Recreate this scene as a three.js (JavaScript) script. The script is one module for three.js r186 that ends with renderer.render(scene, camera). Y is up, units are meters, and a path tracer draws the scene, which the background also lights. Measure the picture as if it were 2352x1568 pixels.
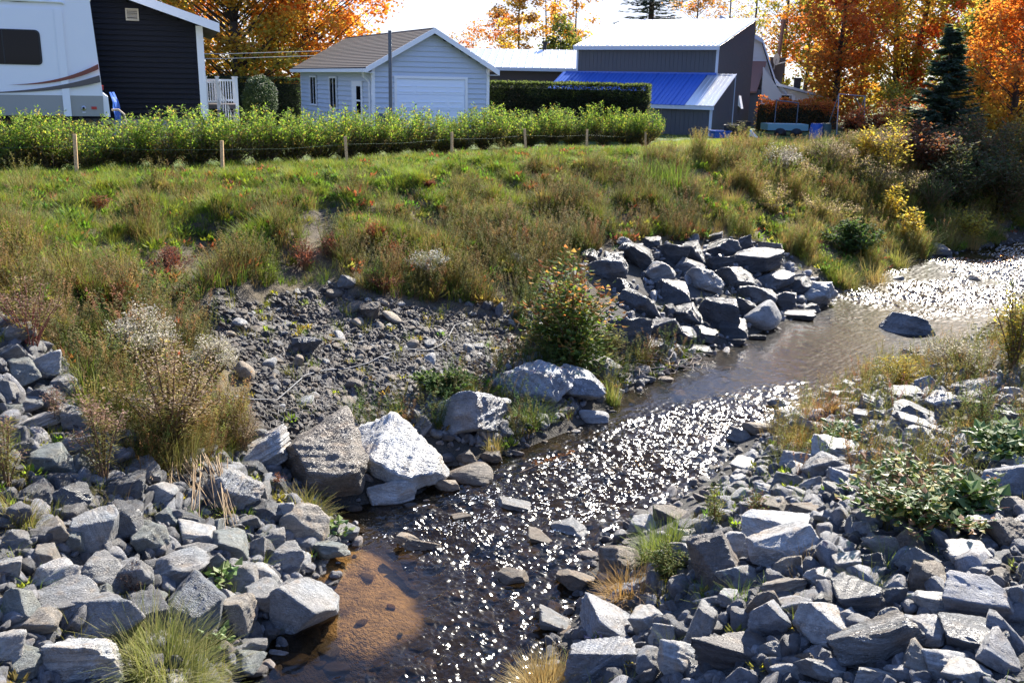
import * as THREE from 'three';
import { ImprovedNoise } from 'three/addons/math/ImprovedNoise.js';
import { mergeVertices } from 'three/addons/utils/BufferGeometryUtils.js';

// ---------------------------------------------------------------- camera, sky, sun, exposure
const scene = new THREE.Scene();
const EYE = 5.5, PITCH = -15.3 * Math.PI / 180, ROLL = 0.02, FOV = 39.5;
const camera = new THREE.PerspectiveCamera(FOV, 1024 / 682, 0.1, 6000);
camera.rotation.order = 'YXZ';
camera.position.set(0, EYE, 0);
camera.rotation.set(PITCH, 0, ROLL);
camera.updateMatrixWorld(true);
const SUN_AZ = 30 * Math.PI / 180, SUN_EL = 36 * Math.PI / 180;   // azimuth from the view axis towards the right
const sunDir = new THREE.Vector3(Math.sin(SUN_AZ) * Math.cos(SUN_EL), Math.sin(SUN_EL), -Math.cos(SUN_AZ) * Math.cos(SUN_EL));
{
  const W = 512, Hh = 256, d = new Float32Array(W * Hh * 4);
  for (let r = 0; r < Hh; r++) for (let c = 0; c < W; c++) {
    const up = ((r + 0.5) / Hh - 0.5) * Math.PI, az = ((c + 0.5) / W - 0.5) * 2 * Math.PI;
    const x = Math.cos(az) * Math.cos(up), z = Math.sin(az) * Math.cos(up), y = Math.sin(up);
    const cd = x * sunDir.x + y * sunDir.y + z * sunDir.z, cs = Math.max(0, cd), side = 0.5 + 0.5 * cd;
    const h = Math.pow(1 - Math.max(0, y), 6.5) * (0.5 + 0.5 * side), glow = 0.12 * Math.pow(cs, 5) + 1.4 * Math.pow(cs, 70);
    const i = (r * W + c) * 4, g = 0.42;
    d[i] = g * (0.19 + 0.85 * h + glow);
    d[i + 1] = g * (0.34 + 0.70 * h + glow * 0.98);
    d[i + 2] = g * (0.79 + 0.22 * h + glow * 0.93);
    d[i + 3] = 1;
    if (y < 0) { d[i] = 0.10; d[i + 1] = 0.095; d[i + 2] = 0.08; }
  }
  const sky = new THREE.DataTexture(d, W, Hh, THREE.RGBAFormat, THREE.FloatType);
  sky.mapping = THREE.EquirectangularReflectionMapping;
  sky.magFilter = THREE.LinearFilter; sky.needsUpdate = true;
  scene.background = sky; scene.environment = sky;
}
const sun = new THREE.DirectionalLight(new THREE.Color(1.0, 0.93, 0.82), 5);
sun.name = 'sun';
sun.position.copy(sunDir).multiplyScalar(90);
sun.castShadow = true;
sun.shadow.mapSize.set(4096, 4096);
Object.assign(sun.shadow.camera, { left: -60, right: 60, top: 60, bottom: -60, near: 1, far: 250 });
scene.add(sun);
const EXPOSURE = 3.7;

// ---------------------------------------------------------------- helpers
const V = (x, y, z) => new THREE.Vector3(x, y, z);
const RNG = (s) => { let a = (s * 2654435761) >>> 0; return () => { a = (a + 0x6d2b79f5) | 0; let t = Math.imul(a ^ (a >>> 15), 1 | a); t = (t + Math.imul(t ^ (t >>> 7), 61 | t)) ^ t; return ((t ^ (t >>> 14)) >>> 0) / 4294967296; }; };
const perlin = new ImprovedNoise();
const N = (x, y, z = 0) => perlin.noise(x + 31.7, y + 17.3, z + 5.1);
const fbm = (x, y, z = 0, o = 4) => { let s = 0, a = 0.5, f = 1; for (let i = 0; i < o; i++) { s += a * N(x * f, y * f, z * f + i * 7.3); a *= 0.5; f *= 2.03; } return s; };
const clamp = (x, a = 0, b = 1) => Math.min(b, Math.max(a, x));
const smooth = (a, b, x) => { const t = clamp((x - a) / (b - a)); return t * t * (3 - 2 * t); };
const lerp = (a, b, t) => a + (b - a) * t;
const mix3 = (a, b, t) => [lerp(a[0], b[0], t), lerp(a[1], b[1], t), lerp(a[2], b[2], t)];
const R = (deg) => deg * Math.PI / 180;

const used = new Map();
function numbered(n) { const k = used.get(n) ?? 0; used.set(n, k + 1); return k ? n + '_' + String(k).padStart(3, '0') : n; }
function tag(o, label, category, group, kind) {
  if (label) o.userData.label = label;
  if (category) o.userData.category = category;
  if (group) o.userData.group = group;
  if (kind) o.userData.kind = kind;
  return o;
}
function shade(o) { o.castShadow = true; o.receiveShadow = true; return o; }
function thing(name, label, category, pos = [0, 0, 0], turn = 0, group) {
  const o = new THREE.Group(); o.name = numbered(name); o.position.set(...pos); o.rotation.y = turn; scene.add(o);
  return tag(o, label, category, group);
}
function part(name, geo, mat, parent) { const m = shade(new THREE.Mesh(geo, mat)); m.name = name; (parent ?? scene).add(m); if (!parent) m.name = numbered(name); return m; }

class MB {   // collects triangles of one mesh
  constructor() { this.p = []; this.n = []; this.u = []; this.c = []; this.i = []; }
  get size() { return this.p.length / 3; }
  v(x, y, z, nx, ny, nz, c, u = 0, w = 0) { this.p.push(x, y, z); this.n.push(nx, ny, nz); this.u.push(u, w); this.c.push(c[0], c[1], c[2]); return this.p.length / 3 - 1; }
  tri(a, b, c, col) {
    const ux = b[0] - a[0], uy = b[1] - a[1], uz = b[2] - a[2], vx = c[0] - a[0], vy = c[1] - a[1], vz = c[2] - a[2];
    let nx = uy * vz - uz * vy, ny = uz * vx - ux * vz, nz = ux * vy - uy * vx; const l = Math.hypot(nx, ny, nz) || 1; nx /= l; ny /= l; nz /= l;
    const ax = Math.abs(nx), ay = Math.abs(ny), az = Math.abs(nz);
    const uv = (q) => (ay >= ax && ay >= az ? [q[0], q[2]] : ax >= az ? [q[2], q[1]] : [q[0], q[1]]);
    const s = this.size; for (const q of [a, b, c]) { const t = uv(q); this.v(q[0], q[1], q[2], nx, ny, nz, col, t[0], t[1]); }
    this.i.push(s, s + 1, s + 2);
  }
  quad(a, b, c, d, col) { this.tri(a, b, c, col); this.tri(a, c, d, col); }
  hexa(A, B, col = WHITE) {   // two matching quads (counter-clockwise seen from outside of A), joined
    this.quad(A[0], A[1], A[2], A[3], col); this.quad(B[3], B[2], B[1], B[0], col);
    for (let k = 0; k < 4; k++) { const l = (k + 1) % 4; this.quad(A[l], A[k], B[k], B[l], col); }
  }
  box(x0, x1, y0, y1, z0, z1, col = WHITE) {
    this.hexa([[x0, y0, z1], [x1, y0, z1], [x1, y1, z1], [x0, y1, z1]], [[x0, y0, z0], [x1, y0, z0], [x1, y1, z0], [x0, y1, z0]], col);
  }
  bar(a, b, r, col = WHITE, seg = 6, r2 = r) { this.tube([a, b], [r, r2], col, seg); }
  tube(pts, rad, col = WHITE, seg = 6) {
    const n = pts.length, s = this.size, e1 = V(), e2 = V();
    for (let k = 0; k < n; k++) {
      const a = pts[Math.max(0, k - 1)], b = pts[Math.min(n - 1, k + 1)];
      const t = V(b[0] - a[0], b[1] - a[1], b[2] - a[2]).normalize();
      if (!k) e1.copy(Math.abs(t.y) > 0.9 ? V(1, 0, 0) : V(0, 1, 0));
      e1.addScaledVector(t, -t.dot(e1)).normalize(); e2.crossVectors(t, e1);
      const r = Array.isArray(rad) ? rad[k] : rad;
      for (let j = 0; j < seg; j++) {
        const q = j / seg * 2 * Math.PI, cx = Math.cos(q), sy = Math.sin(q);
        const nx = e1.x * cx + e2.x * sy, ny = e1.y * cx + e2.y * sy, nz = e1.z * cx + e2.z * sy;
        this.v(pts[k][0] + nx * r, pts[k][1] + ny * r, pts[k][2] + nz * r, nx, ny, nz, Array.isArray(col[0]) ? col[k] : col, j / seg, k);
      }
    }
    for (let k = 0; k + 1 < n; k++) for (let j = 0; j < seg; j++) { const a = s + k * seg + j, b = s + k * seg + (j + 1) % seg; this.i.push(a, b, a + seg, b, b + seg, a + seg); }
    for (const [k, f] of [[0, 1], [n - 1, 0]]) for (let j = 1; j + 1 < seg; j++) { const o = s + k * seg; f ? this.i.push(o, o + j + 1, o + j) : this.i.push(o, o + j, o + j + 1); }
  }
  leaf(p, d, w, len, wid, col) {   // a folded leaf: base p, direction d, width axis w
    const nx = d[1] * w[2] - d[2] * w[1], ny = d[2] * w[0] - d[0] * w[2], nz = d[0] * w[1] - d[1] * w[0], f = wid * 0.25, m = len * 0.45;
    const L = [p[0] + d[0] * m + w[0] * wid / 2 + nx * f, p[1] + d[1] * m + w[1] * wid / 2 + ny * f, p[2] + d[2] * m + w[2] * wid / 2 + nz * f];
    const Q = [p[0] + d[0] * m - w[0] * wid / 2 + nx * f, p[1] + d[1] * m - w[1] * wid / 2 + ny * f, p[2] + d[2] * m - w[2] * wid / 2 + nz * f];
    const T = [p[0] + d[0] * len, p[1] + d[1] * len, p[2] + d[2] * len];
    this.tri(p, T, L, col); this.tri(p, Q, T, col);
  }
  blade(p, ang, h, lean, wid, c0, c1, segs = 3) {   // a grass blade that curves over
    const dx = Math.cos(ang), dz = Math.sin(ang), sx = -dz * wid / 2, sz = dx * wid / 2; const s = this.size;
    for (let k = 0; k <= segs; k++) {
      const t = k / segs, o = lean * t * t, y = h * (t - 0.45 * (lean / (h + lean)) * t * t), w = 1 - t * 0.85, c = mix3(c0, c1, t);
      const px = p[0] + dx * o, py = p[1] + y, pz = p[2] + dz * o;
      const ty = h * (1 - 0.9 * (lean / (h + lean)) * t) + 1e-4, to = 2 * lean * t, tl = Math.hypot(ty, to), nx = -dx * ty / tl, ny = to / tl, nz = -dz * ty / tl;
      this.v(px + sx * w, py, pz + sz * w, nx, ny, nz, c); this.v(px - sx * w, py, pz - sz * w, nx, ny, nz, c);
      if (k) { const a = s + k * 2; this.i.push(a - 2, a, a - 1, a - 1, a, a + 1); }
    }
  }
  geo() {
    const g = new THREE.BufferGeometry();
    g.setAttribute('position', new THREE.Float32BufferAttribute(this.p, 3));
    g.setAttribute('normal', new THREE.Float32BufferAttribute(this.n, 3));
    g.setAttribute('uv', new THREE.Float32BufferAttribute(this.u, 2));
    g.setAttribute('color', new THREE.Float32BufferAttribute(this.c, 3));
    g.setIndex(this.i);
    return g;
  }
  build(name, mat, parent) { return part(name, this.geo(), mat, parent); }
}
const WHITE = [1, 1, 1];

// ---------------------------------------------------------------- procedural textures
function tex(n, f, srgb = false) {
  const d = new Uint8Array(n * n * 4);
  for (let y = 0; y < n; y++) for (let x = 0; x < n; x++) { const c = f(x / n, y / n, x, y), i = (y * n + x) * 4; for (let k = 0; k < 3; k++) d[i + k] = clamp(Array.isArray(c) ? c[k] : c) * 255; d[i + 3] = 255; }
  const t = new THREE.DataTexture(d, n, n); t.wrapS = t.wrapT = THREE.RepeatWrapping; t.magFilter = THREE.LinearFilter; t.needsUpdate = true;
  if (srgb) t.colorSpace = THREE.SRGBColorSpace;
  return t;
}
const tileN = (u, v, f, z) => {   // noise that tiles over the unit square
  const a = u * f, b = v * f, g = (p, q) => N(p, q, z), s = u, t = v;
  return lerp(lerp(g(a, b), g(a - f, b), s), lerp(g(a, b - f), g(a - f, b - f), s), t) * 1.3;
};
const rockTone = tex(512, (u, v) => { let s = 0.78; s += 0.3 * tileN(u, v, 5, 1) + 0.28 * tileN(u, v, 17, 2) + 0.3 * tileN(u, v, 60, 3) + 0.2 * tileN(u, v, 140, 4); return s; });
const rockBump = tex(512, (u, v) => 0.5 + 0.3 * tileN(u, v * 2.0, 6, 11) + 0.35 * tileN(u, v * 3, 16, 12) + 0.25 * tileN(u, v, 50, 13) + 0.2 * tileN(u, v, 120, 14));
const soilTone = tex(512, (u, v) => 0.8 + 0.35 * tileN(u, v, 7, 21) + 0.4 * tileN(u, v, 30, 22) + 0.4 * tileN(u, v, 110, 23));
const soilBump = tex(512, (u, v) => 0.5 + 0.4 * tileN(u, v, 12, 24) + 0.35 * tileN(u, v, 45, 25) + 0.3 * tileN(u, v, 120, 26));
const rep = (t, k) => { const c = t.clone(); c.repeat.set(k, k); c.needsUpdate = true; return c; };

const S = (o) => new THREE.MeshStandardMaterial({ vertexColors: true, side: THREE.DoubleSide, ...o });
const C = (r, g, b) => new THREE.Color().setRGB(r, g, b);
const flat = (r, g, b, rough = 0.6, o = {}) => S({ color: C(r, g, b), roughness: rough, ...o });
const leafMat = new THREE.MeshPhysicalMaterial({ vertexColors: true, side: THREE.DoubleSide, roughness: 0.85, transmission: 0.72, thickness: 0, specularIntensity: 0.2 });
const glossyLeaf = new THREE.MeshPhysicalMaterial({ vertexColors: true, side: THREE.DoubleSide, roughness: 0.6, transmission: 0.5, thickness: 0, specularIntensity: 0.55 });
const grassMat = new THREE.MeshPhysicalMaterial({ vertexColors: true, side: THREE.DoubleSide, roughness: 0.8, transmission: 0.55, thickness: 0, specularIntensity: 0.25 });
const barkMat = S({ roughness: 0.9 });
const rockMat = (r, g, b, rough = 0.5, bump = 0.02) => new THREE.MeshPhysicalMaterial({ vertexColors: true, color: C(r, g, b), roughness: rough, map: rep(rockTone, 0.9), bumpMap: rep(rockBump, 1.1), bumpScale: bump, specularIntensity: 1 });

// ---------------------------------------------------------------- the lie of the land
const F = 784 / Math.tan(R(FOV / 2));
const towards = (px, py) => V((px - 1176) / F, -(py - 784) / F, -1).applyQuaternion(camera.quaternion);   // direction of a point of the photograph (2352 x 1568)
const onPlane = (px, py, h) => { const d = towards(px, py), t = (h - EYE) / d.y; return V(d.x * t, h, d.z * t); };
const atZ = (px, py, z) => { const d = towards(px, py), t = z / d.z; return V(d.x * t, EYE + d.y * t, z); };
const edgeL = [[-3.0, 9], [-2.7, -2], [-2.5, -7.6], [-2.34, -8.63], [-2.2, -9.7], [-1.97, -10.67], [-2.28, -11.46], [-1.86, -11.74], [-1.24, -11.98], [-0.96, -12.98], [-0.14, -13.44], [0.98, -14.62], [1.73, -15.74], [1.95, -16.47], [4.06, -19.17], [6.56, -22.36], [8.24, -24.36], [9.83, -27], [12.8, -30.7], [15.56, -33.1], [17.9, -35], [21, -36.8], [27, -39.5], [40, -44], [70, -52], [200, -90], [1500, -420]];
const edgeR = [[0.4, 9], [0.35, -2], [0.37, -7.86], [0.74, -9.17], [1.15, -10.69], [1.92, -11.58], [3.06, -12.94], [3.79, -14.78], [4.7, -15.47], [5.35, -16.43], [6.52, -17.54], [8.37, -19.48], [10, -20.64], [11.82, -22.79], [13.1, -23.8], [14.85, -27.2], [18.5, -30.5], [24, -34], [40, -38.5], [70, -46], [200, -84], [1500, -412]];
const topL = [[-7.6, 9], [-7.8, -2], [-8.4, -8], [-10.2, -14], [-11.4, -18.6], [-9.7, -20.4], [-7, -22], [-4.4, -24.4], [-1.9, -28], [0.5, -30.4], [2.5, -32.2], [5, -33.6], [7.2, -36], [9.5, -37.6], [12.5, -38.2], [15.5, -40], [19, -41.5], [24, -43], [40, -48], [70, -56], [200, -94], [1500, -425]];
function distTo(line, x, z) {
  let best = 1e9;
  for (let k = 0; k + 1 < line.length; k++) {
    const [ax, az] = line[k], dx = line[k + 1][0] - ax, dz = line[k + 1][1] - az, t = clamp(((x - ax) * dx + (z - az) * dz) / (dx * dx + dz * dz)), ex = ax + dx * t - x, ez = az + dz * t - z;
    const q = ex * ex + ez * ez; if (q < best) best = q;
  }
  return Math.sqrt(best);
}
function inside(poly, x, z) { let c = false; for (let i = 0, j = poly.length - 1; i < poly.length; j = i++) { const [a, b] = poly[i], [p, q] = poly[j]; if ((b > z) !== (q > z) && x < (p - a) * (z - b) / (q - b) + a) c = !c; } return c; }
const riverPoly = [...edgeL, ...[...edgeR].reverse()], bankPoly = [...topL, ...[...edgeL].reverse()];
function where(x, z) {   // which zone, and how far into it
  if (inside(riverPoly, x, z)) return { zone: 'bed', dl: distTo(edgeL, x, z), dr: distTo(edgeR, x, z) };
  const dl = distTo(edgeL, x, z);
  if (inside(bankPoly, x, z)) { const dt = distTo(topL, x, z); return { zone: 'bank', dl, dt, t: dl / (dl + dt + 1e-6) }; }
  const dr = distTo(edgeR, x, z);
  return dr < dl ? { zone: 'right', dr } : { zone: 'yard', dt: distTo(topL, x, z) };
}
const siltPoly = [[705, 1330], [740, 1290], [790, 1266], [880, 1264], [930, 1300], [962, 1350], [975, 1395], [930, 1440], [850, 1480], [770, 1475], [735, 1430], [780, 1400]].map(([p, q]) => { const g = onPlane(p, q, -0.12); return [g.x, g.z]; });
const siltRing = [...siltPoly, siltPoly[0]];
const siltOf = (x, z) => { if (Math.abs(x + 1.5) > 3 || z < -13 || z > -6) return -9; const d = distTo(siltRing, x, z); return (inside(siltPoly, x, z) ? d : -d) - 0.06; };   // metres inside its edge
const mound = (x, z) => Math.max(0, 0.5 + 1.5 * N(x * 1.05, z * 0.8, 41) + 0.7 * N(x * 2.3, z * 1.9, 47));   // tussocks and the gaps between them
const Z_GRAVEL = [];   // filled once lines of sight can meet the land
function heightOf(x, z, w = where(x, z)) {
  const rough = 0.10 * fbm(x * 0.7, z * 0.7, 3, 3);
  if (w.zone === 'bed') { const d = Math.min(w.dl, w.dr), silt = smooth(-0.2, 0.3, siltOf(x, z)); return -lerp(0.42, 0.2, silt) * smooth(0, 0.9, d) - 0.02 + 0.12 * fbm(x * 1.6, z * 1.6, 1, 3) * smooth(0, 0.4, d); }
  if (w.zone === 'bank') {
    const t = w.t, f = t < 0.12 ? t * 1.25 : t < 0.70 ? lerp(0.15, 0.87, (t - 0.12) / 0.58) : lerp(0.87, 1, Math.pow((t - 0.70) / 0.30, 0.8));
    return 3.2 * Math.min(1, f) + rough * (1 - 0.6 * t) * smooth(0, 0.3, w.dl) * 2.0 + 0.26 * (mound(x, z) - 0.5) * smooth(0.28, 0.5, t) * smooth(1.02, 0.82, t) * smooth(0, 1.2, w.dl) + (Z_GRAVEL.length && inside(Z_GRAVEL, x, z) ? 0.10 * fbm(x * 1.3, z * 1.3, 8, 4) - 0.06 : 0);
  }
  if (w.zone === 'right') return Math.min(0.46 * w.dr, 0.55 + 0.24 * w.dr, 2.6) * lerp(1, 0.35, smooth(-19, -25, z)) + rough * smooth(0, 0.5, w.dr) * 1.2;
  return 3.2 + rough * 0.25 * smooth(0, 2, w.dt);
}
const land = (x, z) => heightOf(x, z);
function ground(px, py, lift = 0, least = -9) {   // where the line of sight through a point of the photograph meets the land
  const d = towards(px, py); let t = 4, last = 4;
  const over = (q) => EYE + d.y * q - Math.max(land(d.x * q, d.z * q), least) - lift;
  for (; t < 160; t += 0.2 + t * 0.006) { if (over(t) < 0) break; last = t; }
  for (let k = 0; k < 18; k++) { const m = (last + t) / 2; if (over(m) < 0) t = m; else last = m; }
  return V(d.x * t, EYE + d.y * t, d.z * t);
}
const region = (pts) => pts.map(([a, b]) => { const g = ground(a, b); return [g.x, g.z]; });
function scatter(poly, n, rnd, f) {
  let x0 = 1e9, x1 = -1e9, z0 = 1e9, z1 = -1e9; for (const [x, z] of poly) { x0 = Math.min(x0, x); x1 = Math.max(x1, x); z0 = Math.min(z0, z); z1 = Math.max(z1, z); }
  for (let k = 0, t = 0; k < n && t < n * 20; t++) { const x = lerp(x0, x1, rnd()), z = lerp(z0, z1, rnd()); if (inside(poly, x, z)) { k++; f(x, z); } }
}
const gravelEdge = region([[450, 690], [560, 655], [700, 660], [900, 690], [1050, 700], [1180, 740], [1210, 800], [1150, 850], [1000, 900], [820, 975], [680, 1000], [570, 960], [500, 800]]);
gravelEdge.forEach((p, k) => { const n = gravelEdge[(k + 1) % gravelEdge.length]; for (let j = 0; j < 6; j++) { const u = j / 6, x = lerp(p[0], n[0], u), z = lerp(p[1], n[1], u); Z_GRAVEL.push([x + 0.45 * N(x * 1.3, z * 1.3, 3), z + 0.6 * N(x * 1.3, z * 1.3, 9)]); } });
const Z_RIPL = region([[-120, 740], [40, 735], [140, 830], [200, 960], [330, 1070], [480, 1050], [600, 1000], [720, 1120], [790, 1250], [700, 1320], [650, 1450], [540, 1600], [-120, 1620]]);
const Z_RIPM = region([[1345, 600], [1450, 560], [1700, 545], [1820, 590], [1910, 690], [1800, 748], [1640, 810], [1420, 800], [1380, 745], [1410, 650]]);
const Z_RIPR = region([[1300, 1600], [1340, 1420], [1470, 1330], [1560, 1250], [1650, 1130], [1740, 1020], [1820, 960], [1950, 890], [2250, 860], [2460, 840], [2460, 1640]]);
const Z_LAWN = region([[1480, 352], [1560, 366], [1680, 345], [1900, 342], [1900, 322], [1700, 318], [1500, 326]]);
const Z_TOE = region([[1040, 690], [1190, 720], [1240, 640], [1350, 600], [1345, 750], [1420, 800], [1500, 800], [1640, 805], [1560, 850], [1420, 905], [1300, 960], [1150, 1040], [1010, 1000], [800, 975], [1000, 900], [1150, 850], [1210, 800], [1180, 740]]);
const pixelOf = (p) => { const q = p.clone().sub(camera.position).applyQuaternion(camera.quaternion.clone().invert()); return [1176 - F * q.x / q.z, 784 + F * q.y / q.z]; };
const flatRegion = (pts, h) => pts.map(([p, q]) => { const g = onPlane(p, q, h); return [g.x, g.z]; });
const Z_RIF = flatRegion([[900, 1180], [960, 1140], [1160, 1075], [1330, 1000], [1480, 940], [1700, 900], [1840, 880], [1830, 960], [1700, 1040], [1520, 1180], [1400, 1260], [1380, 1400], [1330, 1500], [1250, 1620], [700, 1620], [900, 1510], [1000, 1420], [980, 1330], [900, 1262], [830, 1250]], 0);
const Z_FOAM = flatRegion([[880, 1235], [960, 1180], [1120, 1110], [1300, 1030], [1480, 985], [1660, 985], [1640, 1060], [1500, 1150], [1380, 1210], [1250, 1250], [1100, 1280], [980, 1285]], 0);
const ringOf = (p) => [...p, p[0]], rifRing = ringOf(Z_RIF), foamRing = ringOf(Z_FOAM);
const inPoly = (poly, ring, x, z, soft) => { const d = distTo(ring, x, z); return smooth(-soft, soft, inside(poly, x, z) ? d : -d); };

// ---------------------------------------------------------------- ground, one sheet out to the horizon
{
  const axis = (mid, core, cell, out) => {
    const a = [];
    for (let q = core[0]; q <= core[1] + 1e-6; q += cell) a.push(q);
    for (const s of [-1, 1]) { let step = cell, q = s < 0 ? core[0] : core[1]; while (Math.abs(q - mid) < out) { step *= 1.22; q += s * step; s < 0 ? a.unshift(q) : a.push(q); } }
    return a;
  };
  const xs = axis(0, [-13, 21], 0.13, 3000), zs = axis(-20, [-46, -4.5], 0.15, 3000), nx = xs.length, nz = zs.length;
  const p = new Float32Array(nx * nz * 3), c = new Float32Array(nx * nz * 3), uv = new Float32Array(nx * nz * 2), ix = [];
  const SOIL = [0.07, 0.055, 0.04], GRAVEL = [0.06, 0.055, 0.048], GRASS = [0.075, 0.085, 0.025], DRY = [0.12, 0.09, 0.045], LAWN = [0.07, 0.12, 0.015], BED = [0.035, 0.025, 0.014], SILT = [0.85, 0.66, 0.45], ROCKY = [0.06, 0.058, 0.055];
  for (let j = 0; j < nz; j++) for (let i = 0; i < nx; i++) {
    const x = xs[i], z = zs[j], k = j * nx + i, far = Math.hypot(x, z) > 400, w = far ? { zone: 'yard', dt: 9 } : where(x, z);
    p[k * 3] = x; p[k * 3 + 1] = far ? 3.2 : heightOf(x, z, w); p[k * 3 + 2] = z; uv[k * 2] = x; uv[k * 2 + 1] = z;
    const n = fbm(x * 0.9, z * 0.9, 7, 3); let col;
    if (w.zone === 'bed') { const silt = smooth(-0.05, 0.09, siltOf(x, z) + 0.12 * fbm(x * 3, z * 3, 4)); col = mix3(mix3(BED, [0.05, 0.05, 0.045], clamp(0.5 + n * 2)), SILT, silt); }
    else if (w.zone === 'yard') col = mix3(LAWN, SOIL, clamp(0.1 + n));
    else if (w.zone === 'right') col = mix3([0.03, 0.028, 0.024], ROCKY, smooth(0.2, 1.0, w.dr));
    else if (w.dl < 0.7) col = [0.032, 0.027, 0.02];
    else if (inside(Z_GRAVEL, x, z)) col = mix3(GRAVEL, SOIL, clamp(0.3 + n));
    else if (inside(Z_RIPL, x, z) || inside(Z_RIPM, x, z) || inside(Z_TOE, x, z)) col = mix3(ROCKY, [0.05, 0.04, 0.025], clamp(0.5 + n * 2));
    else col = w.t > 0.75 ? mix3(GRASS, SOIL, clamp(0.25 + 1.5 * n)) : mix3(DRY, SOIL, clamp(0.6 + 1.5 * n));
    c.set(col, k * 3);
  }
  for (let j = 0; j + 1 < nz; j++) for (let i = 0; i + 1 < nx; i++) { const a = j * nx + i; ix.push(a, a + nx, a + 1, a + 1, a + nx, a + nx + 1); }
  const g = new THREE.BufferGeometry();
  g.setAttribute('position', new THREE.BufferAttribute(p, 3)); g.setAttribute('color', new THREE.BufferAttribute(c, 3)); g.setAttribute('uv', new THREE.BufferAttribute(uv, 2));
  g.setIndex(ix); g.computeVertexNormals();
  tag(part('ground', g, S({ roughness: 0.95, map: rep(soilTone, 0.6), bumpMap: rep(soilBump, 0.6), bumpScale: 0.03 })), 'grassy creek bank, gravel slope and yard above the stream', 'ground', null, 'structure');
}

// ---------------------------------------------------------------- water
{
  // rows follow the stream, columns run across it
  const along = (line, z) => { for (let k = 0; k + 1 < line.length; k++) { const a = line[k], b = line[k + 1]; if ((a[1] - z) * (b[1] - z) <= 0 && a[1] !== b[1]) return a[0] + (b[0] - a[0]) * (z - a[1]) / (b[1] - a[1]); } return line[line.length - 1][0]; };
  const zs = []; for (let z = 6; z > -110;) { zs.push(z); z -= z > -6 ? 0.3 : z > -16 ? 0.02 : z > -24 ? 0.034 : z > -37 ? 0.06 : z > -45 ? 0.3 : 2; }
  const cols = 205, p = new Float32Array(zs.length * cols * 3), uv = new Float32Array(zs.length * cols * 2), ix = [];
  const riffle = (x, z) => {   // how broken the surface is
    const near = z > -20 ? Math.max(1.15 * inPoly(Z_RIF, rifRing, x, z, 0.35), 1.75 * inPoly(Z_FOAM, foamRing, x, z, 0.45)) : 0;
    const far = 2.6 * smooth(-22.3, -25.5, z + 0.15 * (x - 10)) * smooth(6.5, 9.5, x) * lerp(0.1, 1, smooth(-0.22, 0.10, fbm(x * 0.45, z * 0.45, 12, 2)));
    const silt = smooth(0.3, -0.1, siltOf(x, z));
    return Math.min(2.6, 0.13 + Math.max(near, far) * (0.75 + 1.5 * Math.max(0, fbm(x * 0.9, z * 0.9, 2, 3) + 0.15))) * lerp(0.4, 1, silt);
  };
  for (let j = 0; j < zs.length; j++) {
    const z = zs[j], a = along(edgeL, z) - 0.9, b = along(edgeR, z) + 0.9;
    for (let i = 0; i < cols; i++) {
      const x = lerp(a, b, i / (cols - 1)), k = j * cols + i, r = riffle(x, z), s = (x - z) * 0.707, q = (x + z) * 0.707;   // s runs along the stream, q across
      const wob = 0.35 * fbm(x * 1.1, z * 1.1, 3, 2);
      let y = 0.010 * r * fbm(s * 2.6 + wob, q * 2.6, 1, 2) * 4 + 0.022 * r * N(s * 5 + wob * 3, q * 9, 2) + 0.016 * r * N(s * 11, q * 19 + wob * 4, 5) + 0.0125 * (r + 0.04) * N(s * 24, q * 36, 8) + 0.006 * (r + 0.04) * N(s * 52, q * 66, 3);
      y += 0.0035 * N(s * 4 + wob * 5, q * 1.6, 9);
      p[k * 3] = x; p[k * 3 + 1] = y; p[k * 3 + 2] = z; uv[k * 2] = x; uv[k * 2 + 1] = z;
    }
  }
  for (let j = 0; j + 1 < zs.length; j++) for (let i = 0; i + 1 < cols; i++) { const a = j * cols + i; ix.push(a, a + 1, a + cols, a + 1, a + cols + 1, a + cols); }
  const g = new THREE.BufferGeometry();
  g.setAttribute('position', new THREE.BufferAttribute(p, 3)); g.setAttribute('uv', new THREE.BufferAttribute(uv, 2)); g.setIndex(ix); g.computeVertexNormals();
  const m = new THREE.MeshPhysicalMaterial({ color: C(0.38, 0.315, 0.22), roughness: 0.16, transmission: 1, thickness: 0, ior: 1.33, side: THREE.DoubleSide, specularIntensity: 1 });
  tag(part('water', g, m), 'shallow brown stream with glittering riffles between stone banks', 'stream', null, 'structure');
}

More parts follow.
